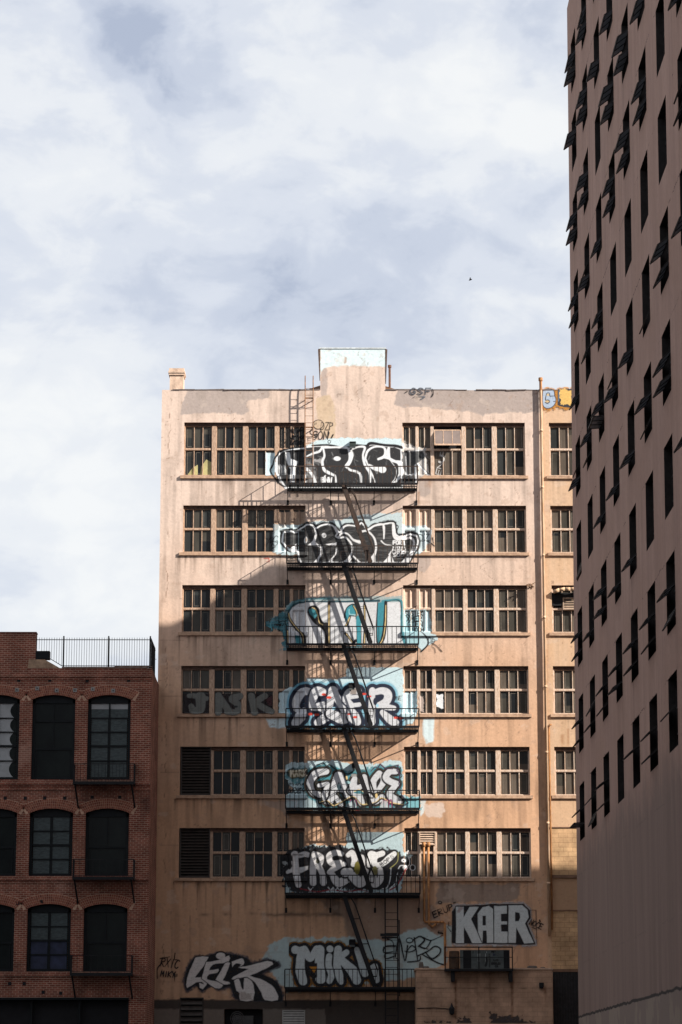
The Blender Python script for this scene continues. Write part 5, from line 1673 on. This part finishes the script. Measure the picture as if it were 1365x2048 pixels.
# wall with arched openings
m = MB()
bh = [(c - CW / 2, c + CW / 2, zb_, zt_) for (zt_, zb_) in ROWS for c in COLX] + [SHOP]
xs = sorted({XL, BXR} | {a for h in bh for a in h[:2]})
zs = sorted({0, ZR} | {a for h in bh for a in h[2:]})
for a, b in zip(xs[:-1], xs[1:]):
    for c, d in zip(zs[:-1], zs[1:]):
        mx_, mz_ = (a + b) / 2, (c + d) / 2
        if any(h[0] < mx_ < h[1] and h[2] < mz_ < h[3] for h in bh):
            continue
        m.quad([(a, BY, c), (b, BY, c), (b, BY, d), (a, BY, d)])
RISE = .19
RAD = ((CW / 2) ** 2 + RISE ** 2) / (2 * RISE)


def arch_pts(c, zt_, n=14):
    hw = CW / 2
    return [(c + x, zt_ - RAD + math.sqrt(RAD * RAD - x * x)) for x in np.linspace(-hw, hw, n + 1)]


for (zt_, zb_) in ROWS:
    for c in COLX:
        ap = arch_pts(c, zt_)
        for (xa, za), (xb, zb2) in zip(ap[:-1], ap[1:]):
            m.quad([(xa, BY, za), (xb, BY, zb2), (xb, BY, zt_), (xa, BY, zt_)])
            m.quad([(xa, BY, za), (xa, BY + .3, za), (xb, BY + .3, zb2), (xb, BY, zb2)])
        a, b = c - CW / 2, c + CW / 2
        zs_ = ap[0][1]
        m.quad([(a, BY, zb_), (a, BY, zs_), (a, BY + .3, zs_), (a, BY + .3, zb_)])
        m.quad([(b, BY, zs_), (b, BY, zb_), (b, BY + .3, zb_), (b, BY + .3, zs_)])
        m.quad([(b, BY, zb_), (a, BY, zb_), (a, BY + .3, zb_), (b, BY + .3, zb_)])
# side, back, parapet top
m.quad([(BXR, BY, 0), (BXR, -.02, 0), (BXR, -.02, ZR), (BXR, BY, ZR)])
m.quad([(XL, -.02, 0), (XL, BY, 0), (XL, BY, ZR), (XL, -.02, ZR)])
m.quad([(XL, BY, ZR), (BXR, BY, ZR), (BXR, -.02, ZR), (XL, -.02, ZR)])
m.quad([(BXR, -.02, 0), (XL, -.02, 0), (XL, -.02, ZR), (BXR, -.02, ZR)])
bw = m.build('wall', BRICK, brick)
# raised pier of the parapet at the left, sloping tan end
xp = bx(72, 1300)
m = MB()
m.box(XL, xp, BY - .004, BY + .5, ZR + .001, bz(1266))
m.build('parapet_pier', BRICK, bw)
m = MB()
m.box(XL, xp + .02, BY - .03, BY + .53, bz(1266) + .001, bz(1264))
m.build('coping', mat('brick_coping', (.20, .09, .07), .9, .4, 6), bw)
m = MB()
z0 = ZR + .002
xa, xb_, xc = bx(56, 1320), bx(90, 1320), bx(120, 1320)
for (pp) in ([(xa, z0), (xc, z0), (xb_, bz(1319)), (xa + .05, bz(1319))],):
    n = len(m.v)
    m.v += [(x, BY - .012, z) for x, z in pp] + [(x, BY + .42, z) for x, z in pp]
    k = len(pp)
    m.f.append(tuple(range(n, n + k))); m.m.append(0)
    for i in range(k):
        m.f.append((n + i, n + k + i, n + k + (i + 1) % k, n + (i + 1) % k)); m.m.append(0)
m.box(xp + .001, bx(93), BY - .02, BY + .4, bz(1318) , bz(1302), 1)
m.build('parapet_step', [mat('tan_render', (.36, .24, .16), .9, .4, 4), BFRAME], bw)
m = MB()
m.box(xc + .1, BXR - .2, BY - .025, BY + .3, ZR + .001, ZR + .05)
m.box(bx(225), BXR + .02, BY - .03, BY + .3, ZR + .0515, ZR + .08)
m.build('coping', mat('pale_coping', (.27, .21, .18), .9, .5, 5, col2=(.14, .07, .055)), bw)
m = MB()
m.tube([(bx(13, 1262), BY + 2, bz(1266) - .5), (bx(13, 1262), BY + 2, bz(1266) + .10), (bx(13, 1262), BY + 2, bz(1266) + .18)], [.3, .3, .05], 8)
tag(m.build('roof_cowl', DARK), 'dark pointed roof cowl just showing above the brick parapet at the far left', 'vent')
# string courses
m = MB()
for v, t, d in ((1351, .07, .05), (1357, .06, .03), (1565, .10, .06), (1571, .05, .03), (1578, .05, .045), (1757, .08, .06), (1764, .05, .03), (1949, .08, .06), (1956, .05, .03)):
    m.box(XL, BXR + .01, BY - d, BY - .001, bz(v) - t, bz(v))
m.build('string_course', BRICK, bw)
m = MB()
for u, v in ((38, 1360), (100, 1360), (175, 1361), (258, 1360), (11, 1596), (51, 1596), (90, 1596), (130, 1596), (185, 1594), (240, 1594), (20, 1967), (49, 1967), (87, 1984), (122, 1986), (36, 1806), (84, 1803)):
    x, z = bx(u, v), bz(v)
    m.box(x - .07, x + .07, BY - .015, BY - .001, z - .08, z + .06)
m.build('putlog_hole', DARK, bw)
m = MB()
for u, v in ((34.5, 1380), (75, 1377), (114, 1381), (150.5, 1380.5), (186, 1378.5), (227, 1381.5)):
    x, z = bx(u, v), bz(v)
    m.bar((x - .085, BY - .02, z), (x + .085, BY - .02, z), .03, .17)
    m.tube([(x, BY - .03, z), (x, BY - .06, z)], .03, 6, 1)
m.build('anchor_plate', [mat('anchor_grey', (.26, .25, .24), .6, .3, 6), DARK], bw)
# brick arches
for ri, (zt_, zb_) in enumerate(ROWS):
    for c in COLX:
        m = MB()
        cz_ = zt_ - RAD
        half = math.asin((CW / 2) / RAD) + .03
        rings = 4
        for k in range(rings):
            r0, r1 = RAD + .004 + k * .108, RAD + .004 + (k + 1) * .108
            n = 27
            off = .5 * (k % 2)
            hh_ = half + (.012 * k)
            for i in range(n):
                a0 = -hh_ + 2 * hh_ * (i + .08) / n; a1 = -hh_ + 2 * hh_ * (i + .88) / n
                pp = [(c + r * math.sin(a), cz_ + r * math.cos(a)) for r, a in ((r0, a0), (r0, a1), (r1 - .016, a1), (r1 - .016, a0))]
                y0 = BY - .012 - .004 * random.random()
                nn = len(m.v)
                m.v += [(x, y0, z) for x, z in pp] + [(x, BY - .0045, z) for x, z in pp]
                for f in ((0, 1, 2, 3), (0, 4, 5, 1), (1, 5, 6, 2), (2, 6, 7, 3), (3, 7, 4, 0)):
                    m.f.append(tuple(nn + q for q in f)); m.m.append(random.choice((0, 0, 1, 2)))
        for i in range(20):
            a0 = -half - .05 + (2 * half + .1) * i / 20; a1 = -half - .05 + (2 * half + .1) * (i + 1) / 20
            m.quad([(c + r * math.sin(a), BY - .004, cz_ + r * math.cos(a)) for r, a in ((RAD + .001, a0), (RAD + .001, a1), (RAD + .44, a1), (RAD + .44, a0))], 3)
        m.build('arch', BRICKM + [MORTAR], brick)


def sash_window(c, zt_, zb_, kind):
    m = MB()
    a, b = c - CW / 2, c + CW / 2
    ap = arch_pts(c, zt_)
    zs_ = ap[0][1]
    y = BY + .16
    fw = .12
    m.box(a + .001, a + fw, y, y + .1, zb_ + .001, zs_ - .002); m.box(b - fw, b - .001, y, y + .1, zb_ + .001, zs_ - .002)
    m.box(a + fw + .001, b - fw - .001, y, y + .1, zb_ + .001, zb_ + .12)
    for (xa, za), (xb2, zb2) in zip(ap[:-1], ap[1:]):
        m.hexa([(xa, y, zs_ - .16), (xb2, y, zs_ - .16), (xb2, y + .1, zs_ - .16), (xa, y + .1, zs_ - .16), (xa, y, za - .002), (xb2, y, zb2 - .002), (xb2, y + .1, zb2 - .002), (xa, y + .1, za - .002)])
    i0, i1 = a + fw, b - fw
    w0, w1 = zb_ + .12, zs_ - .16
    mid = (i0 + i1) / 2
    panes = []
    if kind == 'grid':
        nz = 5
        zz = [w0 + (w1 - w0) * t for t in ((0, .22, .42, .61, .80, 1) if w1 - w0 > 2.9 else (0, .25, .5, .75, 1))]
        m.box(mid - .035, mid + .035, y + .012, y + .09, w0 + .001, w1 - .001)
        for k in range(len(zz) - 1):
            t0 = .03 if k else .06
            if k:
                hb = .045 if k == 2 else .025
                for q0, q1 in ((i0 + .001, mid - .036), (mid + .036, i1 - .001)):
                    m.box(q0, q1, y + .015, y + .09, zz[k] - hb, zz[k] + hb)
            for s, (q0, q1) in enumerate(((i0 + .02, mid - .035), (mid + .035, i1 - .02))):
                panes.append((q0, q1, zz[k], zz[k + 1], k, s))
    else:
        zm = w0 + (w1 - w0) * (.38 if w1 - w0 > 2.9 else .46)
        z2 = w0 + (w1 - w0) * .76
        m.box(i0 + .001, i1 - .001, y + .01, y + .09, zm - .04, zm + .04)
        if w1 - w0 > 2.9:
            m.box(i0 + .001, i1 - .001, y + .012, y + .09, z2 - .05, z2 + .05)
            m.box(mid - .02, mid + .02, y + .02, y + .09, zm + .041, z2 - .051); m.box(mid - .02, mid + .02, y + .02, y + .09, z2 + .051, w1 - .001)
        else:
            m.box(mid - .02, mid + .02, y + .02, y + .09, zm + .041, w1 - .001)
        for q in (i0 + .05, i1 - .09):
            m.box(q, q + .04, y + .02, y + .09, w0 + .001, zm - .041)
        panes.append((i0, i1, w0, w1, 0, 0))
    o = m.build('window', BFRAME, brick)
    p = MB()
    for (q0, q1, za, zb2, k, s) in panes:
        p.quad([(q0, y + .06, za), (q1, y + .06, za), (q1, y + .06, zb2), (q0, y + .06, zb2)], 0)
    p.build('pane', [BGLASS], o)
    return o, panes, y


KINDS = {(0, 0): 'grid', (0, 1): 'shut', (0, 2): 'grid', (1, 0): 'shut', (1, 1): 'grid', (1, 2): 'shut', (2, 0): 'shut', (2, 1): 'grid', (2, 2): 'shut'}
for ri, (zt_, zb_) in enumerate(ROWS):
    for ci, c in enumerate(COLX):
        o, panes, y = sash_window(c, zt_, zb_, KINDS[(ri, ci)])
        d = MB()
        if (ri, ci) == (0, 0):        # pale blind with a curtain edge bulging at the right
            for (q0, q1, za, zb2, k, s) in panes:
                if s == 0:
                    d.quad([(q0, y + .056, za), (q1, y + .056, za), (q1, y + .056, zb2), (q0, y + .056, zb2)], 0)
                else:
                    n = 8
                    for t in range(n):
                        f0, f1 = t / n, (t + 1) / n
                        e0 = q1 - .09 - .20 * math.sin(math.pi * f0) ** .7; e1 = q1 - .09 - .20 * math.sin(math.pi * f1) ** .7
                        za_, zb_2 = za + (zb2 - za) * f0, za + (zb2 - za) * f1
                        d.quad([(q0, y + .056, za_), (e0, y + .056, za_), (e1, y + .056, zb_2), (q0, y + .056, zb_2)], 0)
        elif KINDS[(ri, ci)] == 'grid':
            for (q0, q1, za, zb2, k, s) in panes:
                mi = 1 if not (ri == 2 and k < 2) else 2
                top = len(panes) // 2 - 1
                if ri == 0 and k == top:      # sky reflection painted on the top panes as pale strips
                    d.quad([(q0, y + .056, za + (zb2 - za) * .62), (q1, y + .056, za + (zb2 - za) * .62), (q1, y + .056, zb2), (q0, y + .056, zb2)], 0)
                    d.quad([(q0, y + .056, za), (q1, y + .056, za), (q1, y + .056, za + (zb2 - za) * .618), (q0, y + .056, za + (zb2 - za) * .618)], 1)
                else:
                    d.quad([(q0 + .02, y + .056, za), (q1 - .03, y + .056, za), (q1 - .03, y + .056, zb2), (q0 + .02, y + .056, zb2)], mi)
        if d.v:
            d.build('curtain', [BLIND, CURT, BLUEC], o)
# iron balconies on the right-hand column
for ri, (zt_, zb_) in enumerate(ROWS):
    u0, u1 = ((146, 269), (145, 268), (140, 264))[ri]
    v = (1567, 1758, 1950)[ri]
    y0 = BY - .85
    xa, z = at(u0, v, y0)
    xb2 = at(u1, v, y0)[0]
    m = MB()
    m.box(xa, xb2, y0, y0 + .05, z - .03, z + .10)
    for x in (xa, xb2 - .05):
        m.box(x, x + .05, y0 + .051, BY - .002, z - .02, z + .09)
    x = xa + .06
    while x < xb2 - .08:
        m.box(x, x + .05, y0 + .052, BY - .07, z + .03, z + .06)
        x += .075
    bal = m.build('balcony', IRON, brick)
    m = MB()
    zt2 = at(200, v - 40, y0)[1]
    m.box(xa, xb2, y0, y0 + .03, zt2 - .03, zt2)
    n = 17 if ri == 0 else 9
    for k in range(n + 1):
        x = xa + .02 + (xb2 - xa - .04) * k / n
        w = .02 if k in (0, n) else .008
        m.box(x - w, x + w, y0 + .003, y0 + .022, z + .08, zt2 - .031)
    for x in (xa, xb2 - .03):
        m.box(x, x + .03, y0 + .031, BY - .003, zt2 - .03, zt2)
        for k in range(1, 9):
            yy = y0 + (.85) * k / 9
            m.box(x + .004, x + .02, yy, yy + .014, z + .08, zt2 - .031)
    m.box(xa + .031, xb2 - .031, y0 + .006, y0 + .02, z + .14, z + .16)
    m.build('railing', IRON, bal)
    for x in (xa + .08, xb2 - .12):
        b = MB()
        b.bar((x, y0 + .12, z - .02), (x + .10, BY - .01, z - .95), .06, .06)
        b.build('bracket', IRON, bal)
# dark shop front
m = MB()
a, b, c, d = SHOP
m.quad([(a, BY + .28, c), (b, BY + .28, c), (b, BY + .28, d), (a, BY + .28, d)], 1)
m.box(a, b - .001, BY - .10, BY + .25, d - .10, d - .002)
x = b - .10
while x > -22:
    m.box(x, x + .09, BY + .1, BY + .27, c, d - .101)
    x -= 2.05
m.build('shop_front', [BFRAME, DARK], brick)

# roof fence
fz0, fz1 = bz(1333), bz(1277)
fence = thing('rooftop_fence', 'black iron railing with vertical bars along the brick roof edge', 'fence', (bx(190, 1333), BY + .12, ZR))
fy = BY + .14
xe = bx(302, 1300)
xs0 = bx(73, 1300)
m = MB()
m.box(xs0, xe, fy - .015, fy + .015, fz1 - .05, fz1 - .02)
m.box(bx(118), xe, fy - .015, fy + .015, ZR + .10, ZR + .13)
m.bar((bx(93), fy, bz(1316)), (bx(118), fy, ZR + .11), .03)
x = xs0
k = 0
while x < xe:
    m.box(x - .008, x + .008, fy - .007, fy + .007, max(ZR, ZR + .1 + (bx(118) - x) * .72 if x < bx(118) else ZR), fz1 + .06)
    x += .110
m.build('bars', IRON, fence)
for u in (127, 217, 300.5):
    b = MB()
    x = bx(u, 1300)
    b.box(x - .028, x + .028, fy - .028, fy + .028, ZR, fz1 + .13)
    b.build('post', IRON, fence)
m = MB()
y = fy
xs_ = xe + .0
y1 = -1.9
m.box(xs_ - .015, xs_ + .015, fy + .016, y1, fz1 - .05, fz1 - .02); m.box(xs_ - .015, xs_ + .015, fy + .016, y1, ZR + .1, ZR + .13)
y = fy + .11
while y < y1:
    m.box(xs_ - .008, xs_ + .008, y - .008, y + .008, ZR, fz1 + .06)
    y += .11
m.box(xs_ + .016, -7.80, y1 - .03, y1, fz1 - .45, fz1 - .42)
x = xs_ + .08
while x < -7.8:
    m.box(x - .008, x + .008, y1 - .02, y1 - .004, ZR, fz1 - .33)
    x += .09
m.build('return_bars', IRON, fence)

# ------------------------------------------------------------------ tall building on the right
TYB = -17.5
TX1 = 34.9
TROOF = 45.1


def tx(z):
    return 9.48 + .27 * (z - 4) / 41


tower = thing('tower_block', 'tall mauve stucco block with rows of narrow dark windows filling the right side', 'building', (22, -50, 0))
m_, nt, p_ = nodes_mat('tower_stucco')
N, L = nt.nodes.new, nt.links.new
tc = N('ShaderNodeTexCoord')


def _noise(scale, sc, detail=7, rough=.65):
    mp = N('ShaderNodeMapping'); mp.inputs['Scale'].default_value = sc
    L(tc.outputs['Object'], mp.inputs[0])
    n = N('ShaderNodeTexNoise'); n.inputs['Scale'].default_value = scale; n.inputs['Detail'].default_value = detail; n.inputs['Roughness'].default_value = rough
    L(mp.outputs[0], n.inputs['Vector'])
    return n.outputs[0]


def _math(op, a, b=None, clamp=False):
    n = N('ShaderNodeMath'); n.operation = op; n.use_clamp = clamp
    for i, q in enumerate((a, b)):
        if q is None:
            continue
        if isinstance(q, (int, float)):
            n.inputs[i].default_value = q
        else:
            L(q, n.inputs[i])
    return n.outputs[0]


def _mix(fac, a, b):
    n = N('ShaderNodeMixRGB')
    for i, q in enumerate((fac, a, b)):
        if isinstance(q, (int, float)):
            n.inputs[i].default_value = q
        elif isinstance(q, tuple):
            n.inputs[i].default_value = (*q, 1)
        else:
            L(q, n.inputs[i])
    return n.outputs[0]


def _ramp(src, a, b):
    n = N('ShaderNodeMapRange'); n.inputs['From Min'].default_value = a; n.inputs['From Max'].default_value = b
    L(src, n.inputs[0])
    return n.outputs[0]


sp = N('ShaderNodeSeparateXYZ'); L(tc.outputs['Object'], sp.inputs[0])
Zc = sp.outputs['Z']
streak = _noise(1.0, (1.1, 1.1, .09), 10, .75)
blot = _noise(.35, (1, 1, 1), 6)
fine = _noise(9, (1, 1, .5), 8, .75)
c = _mix(_ramp(streak, .30, .72), (.31, .195, .16), (.47, .305, .245))
c = _mix(_math('MULTIPLY', _ramp(blot, .45, .60), .55), c, (.36, .225, .175))
c = _mix(_math('MULTIPLY', _ramp(fine, .52, .74), .6), c, (.17, .11, .095))
# dirty runs
runs = _noise(1.0, (3.5, 3.5, .07), 6, .6)
c = _mix(_math('MULTIPLY', _math('MULTIPLY', _ramp(runs, .56, .70), _ramp(_noise(.3, (1, 1, .6), 4), .42, .6)), .55), c, (.15, .095, .08))
# hairline cracks along the pour joints at the window heads
joint = _math('ABSOLUTE', _math('SUBTRACT', _math('FRACT', _math('DIVIDE', _math('ADD', Zc, _math('MULTIPLY', _noise(3.5, (1, 1, 1), 6), .34)), 3.34)), .90))
crk = _math('MULTIPLY', _math('LESS_THAN', joint, .0048), _ramp(_noise(.45, (1, 1, 1), 3), .50, .56))
c = _mix(_math('MULTIPLY', crk, .8, True), c, (.05, .03, .025))
chips = _ramp(_noise(3.2, (1, 1, .6), 6, .85), .665, .69)
c = _mix(_math('MULTIPLY', chips, .75, True), c, (.42, .28, .16))
# darker, greyer tone below the windows, painting in shade at the tower foot
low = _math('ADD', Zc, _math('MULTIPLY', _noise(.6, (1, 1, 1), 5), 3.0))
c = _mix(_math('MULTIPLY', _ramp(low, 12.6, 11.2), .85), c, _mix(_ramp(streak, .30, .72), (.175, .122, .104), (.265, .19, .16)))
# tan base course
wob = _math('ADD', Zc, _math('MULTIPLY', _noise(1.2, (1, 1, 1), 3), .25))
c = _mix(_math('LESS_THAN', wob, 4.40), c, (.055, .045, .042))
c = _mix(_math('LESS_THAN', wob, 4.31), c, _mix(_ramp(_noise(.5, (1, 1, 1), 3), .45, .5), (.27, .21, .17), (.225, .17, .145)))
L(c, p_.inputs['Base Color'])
p_.inputs['Roughness'].default_value = .92; p_.inputs['Specular IOR Level'].default_value = .15
bp = N('ShaderNodeBump'); bp.inputs['Strength'].default_value = .35; bp.inputs['Distance'].default_value = .05
L(_noise(4, (1, 1, .4), 9, .7), bp.inputs['Height']); L(bp.outputs[0], p_.inputs['Normal'])
TST = m_

TW, TH_ = 1.95, 2.09
WY = [-20.95 - 4.6 * k for k in range(9)]
WZ = [12.85 + 3.34 * j for j in range(10)]
TYF = -86.0
m = MB()
ys = sorted({TYF, TYB} | {y for q in WY for y in (q, q + TW)})
zs = sorted({0.0, TROOF} | {z for q in WZ for z in (q, q - TH_)})
inside = lambda y, z: any(q < y < q + TW for q in WY) and any(q - TH_ < z < q for q in WZ)
for a, b in zip(ys[:-1], ys[1:]):
    for c0_, d0_ in zip(zs[:-1], zs[1:]):
        if inside((a + b) / 2, (c0_ + d0_) / 2):
            continue
        m.quad([(tx(c0_), b, c0_), (tx(c0_), a, c0_), (tx(d0_), a, d0_), (tx(d0_), b, d0_)])
RV = []
for q in WY:
    for z in WZ:
        mr_ = MB(); RV.append(mr_)
        a, b, c0_, d0_ = q, q + TW, z - TH_, z
        i = .30
        for f in ([(a, c0_), (a, d0_)], [(b, d0_), (b, c0_)], [(a, d0_), (b, d0_)], [(b, c0_), (a, c0_)]):
            (y0, z0), (y1, z1) = f
            mr_.quad([(tx(z0), y0, z0), (tx(z1), y1, z1), (tx(z1) + i, y1, z1), (tx(z0) + i, y0, z0)])
m.quad([(tx(0), TYB, 0), (tx(TROOF), TYB, TROOF), (TX1, TYB, TROOF), (TX1, TYB, 0)])
m.quad([(TX1, TYF, 0), (TX1, TYB, 0), (TX1, TYB, TROOF), (TX1, TYF, TROOF)])
m.quad([(tx(0), TYF, 0), (TX1, TYF, 0), (TX1, TYF, TROOF), (tx(TROOF), TYF, TROOF)])
m.quad([(tx(TROOF), TYF, TROOF), (TX1, TYF, TROOF), (TX1, TYB, TROOF), (tx(TROOF), TYB, TROOF)])
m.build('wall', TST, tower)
DREV = mat('dark_reveal', (.028, .025, .025), .8, .3, 4, spec=.1)
m = MB()
m.box(33.2, TX1 - .02, -19.8, TYB - .01, TROOF + .001, 47.95)
m.build('stair_head', TST, tower)
TFR = mat('tower_steel', (.016, .015, .016), .6, .3, 6, spec=.3)
TGL = mat('tower_glass', (.010, .012, .014), .5, .5, 1.2, spec=.1)
SGL = mat('sash_glass', (.085, .085, .09), .4, .3, 2, spec=.3)
nt = SGL.node_tree
tr_ = nt.nodes.new('ShaderNodeBsdfTranslucent'); tr_.inputs[0].default_value = (.42, .42, .44, 1)
mx_ = nt.nodes.new('ShaderNodeMixShader'); mx_.inputs[0].default_value = .35
po_ = nt.nodes['Principled BSDF']; ou_ = nt.nodes['Material Output']
nt.links.new(po_.outputs[0], mx_.inputs[1]); nt.links.new(tr_.outputs[0], mx_.inputs[2]); nt.links.new(mx_.outputs[0], ou_.inputs[0])
# one window mesh shared by all of them
m = MB()
x0 = .20
m.box(x0, x0 + .06, 0.001, .05, -TH_ + .001, -.001); m.box(x0, x0 + .06, TW - .05, TW - .001, -TH_ + .001, -.001)
for z in (-.05, -.86, -1.58, -TH_ + .001):
    m.box(x0 + .002, x0 + .058, .051, TW - .051, z, z + .045)
for y in (.62, 1.28):
    m.box(x0 + .004, x0 + .056, y, y + .035, -.814, -.051)
m.quad([(x0 + .05, .03, -TH_ + .02), (x0 + .05, TW - .03, -TH_ + .02), (x0 + .05, TW - .03, -.02), (x0 + .05, .03, -.02)][::-1], 1)
wm = m.build('window', [TFR, TGL])
wme = wm.data
bpy.data.objects.remove(wm)


def sash_mesh(al, Ln):
    """a top-hung steel light pushed out by the angle al"""
    m = MB()
    s, c_ = math.sin(al), math.cos(al)

    def P(y, t, o):
        return (-s * t + c_ * o + .06, y, -c_ * t - s * o)

    def piece(ya, yb, ta, tb, o0=-.02, o1=.02, mi=0):
        m.hexa([P(ya, ta, o0), P(yb, ta, o0), P(yb, ta, o1), P(ya, ta, o1), P(ya, tb, o0), P(yb, tb, o0), P(yb, tb, o1), P(ya, tb, o1)], mi)
    y0, y1 = .06, TW - .06
    piece(y0, y1, 0, .045); piece(y0, y1, Ln - .045, Ln)
    for y in (y0, y0 + (y1 - y0) * .34, y0 + (y1 - y0) * .67, y1 - .045):
        piece(y, y + .045, .046, Ln - .046)
    piece(y0 + .02, y1 - .02, .03, Ln - .03, -.005, .005, 1)
    return m


OPEN = {(0, 9): 'UL', (0, 8): 'U', (1, 9): 'UL', (1, 8): 'UL', (1, 7): 'UL', (2, 9): 'UL', (2, 8): 'L', (3, 9): 'UL', (3, 8): 'L', (3, 7): 'UL', (3, 6): 'UL', (4, 9): 'UL', (4, 8): 'UL',
        (4, 7): 'UL', (4, 6): 'UL', (5, 8): 'UL', (5, 7): 'L', (5, 6): 'UL', (7, 8): 'U', (7, 7): 'UL', (7, 6): 'UL', (7, 5): 'UL', (0, 7): 'UL', (0, 6): 'UL', (1, 6): 'UL', (2, 6): 'L', (2, 5): 'UL', (3, 4): 'UL',
        (4, 4): 'L', (5, 4): 'L', (5, 3): 'UL', (6, 4): 'UL', (6, 3): 'UL', (7, 4): 'L', (1, 5): 'U', (0, 5): 'L', (1, 4): 'UL', (2, 4): 'UX', (0, 4): 'UL', (3, 3): 'L', (4, 3): 'L', (2, 3): 'L', (0, 3): 'l',
        (4, 2): 'L', (3, 2): 'L', (2, 2): 'UL', (6, 1): 'UL', (7, 2): 'U', (1, 2): 'L', (0, 2): 'UL', (5, 1): 'UL', (4, 1): 'UL', (3, 1): 'UL', (2, 1): 'UL', (1, 1): 'UL', (0, 1): 'UL', (6, 0): 'U', (5, 0): 'UL',
        (4, 0): 'U', (2, 0): 'UL', (1, 0): 'UL', (0, 0): 'UX', (8, 8): 'U', (8, 7): 'L'}
tb_ = base_of(tower)
rs = random.Random(5)
for k, y in enumerate(WY):
    for j, z in enumerate(WZ):
        o = link('window', wme, tower)
        o.location = Vector((tx(z), y, z)) - tb_
        RV[k * len(WZ) + j].build('reveal', DREV, o)
        for chx in OPEN.get((k, j), ''):
            al = {'X': R(86), 'l': R(12)}.get(chx, R(rs.uniform(38, 54)))
            if chx in 'UL' and rs.random() < .15:
                al = R(rs.uniform(22, 32))
            h = -.86 if chx == 'U' else -1.55
            mm = sash_mesh(al, rs.uniform(.46, .53) if chx == 'U' else .47)
            mm.v = [(a + base_of(o).x, b + base_of(o).y, c0_ + base_of(o).z + h) for a, b, c0_ in mm.v]
            mm.build('sash', [TFR, SGL], o)

# ------------------------------------------------------------------ unseen neighbour, added sky blockers, ground
m = MB()
m.box(37.6, 82, -52, -20, 0, 37.3)
ofb = thing('office_building', 'plain tan office block across the side street to the right', 'building', (60, -36, 0))
m.build('wall', mat('office_render', (.34, .27, .22), .9, .2, 1), ofb)
m = MB()
for j in range(10):
    for k in range(9):
        m.box(39.5 + 4.7 * k, 42.4 + 4.7 * k, -19.99, -19.9, 2.2 + 3.5 * j, 4.2 + 3.5 * j)
        if k < 6:
            m.box(37.5, 37.59, -50 + 5 * k, -47 + 5 * k, 2.2 + 3.5 * j, 4.2 + 3.5 * j)
m.build('windows_glass', TGL, ofb)

for nm, lab, bxs, c in (  # unseen blocks added to cut skylight and darken the shaded walls
        ('left_sky_blocker', 'unseen dark block added on the left to cut skylight', [(-50, -18.5, -114, -48, 0, 32)], (.10, .07, .06)),
        ('rear_sky_blocker', 'unseen grey block added behind the camera to cut low skylight', [(-70, 60, -190, -138, 0, 16)], (.16, .15, .14))):
    t = thing(nm, lab, 'building', ((bxs[0][0] + bxs[0][1]) / 2, (bxs[0][2] + bxs[0][3]) / 2, 0))
    m = MB()
    for q in bxs:
        m.box(*q)
    m.build('wall', mat(nm + '_wall', c, .9, .3, 1), t)
    x0_, x1_, y0_, y1_, _, h_ = bxs[0]
    m = MB()
    for j in range(8 if nm == 'left_sky_blocker' else 4):
        zz = 1.5 + 3.6 * j
        if nm == 'left_sky_blocker':
            for k in range(12):
                m.box(x1_ + .001, x1_ + .05, y0_ + 3 + 5.8 * k, y0_ + 6 + 5.8 * k, zz, zz + 2.2)
        else:
            m.box(x0_ + 2, x1_ - 2, y1_ + .001, y1_ + .05, zz, zz + 1.3)
    m.build('openings', DARK, t)

m = MB()
m.quad([(-900, -900, 0), (900, -900, 0), (900, 900, 0), (-900, 900, 0)])
struct(m.build('ground', mat('asphalt', (.05, .048, .046), .95, .3, 1.5, bump=.2, bscale=40)))

# a bird high over the roofs
bu, bzv = at(941, 560, -30)
m = MB()
b = Vector((bu, -30, bzv))
BS = .55
m.tube([b + Vector((-.10, 0, -.05)), b + Vector((-.04, 0, -.01)), b + Vector((.04, 0, .02)), b + Vector((.09, 0, .05)), b + Vector((.13, 0, .06))], [.005, .03, .035, .025, .006], 7)
for s in (-1, 1):
    m.quad([b + Vector((.04, 0, .03)), b + Vector((-.03, 0, .01)), b + Vector((-.04, .13 * s, .12)), b + Vector((.02, .14 * s, .13))])
    m.quad([b + Vector((-.04, .13 * s, .12)), b + Vector((.02, .14 * s, .13)), b + Vector((-.06, .26 * s, .08))])
m.v = [tuple(b + (Vector(q) - b) * BS) for q in m.v]
tag(m.build('bird', DARK), 'tiny dark bird flying high in the clouds right of centre', 'bird')
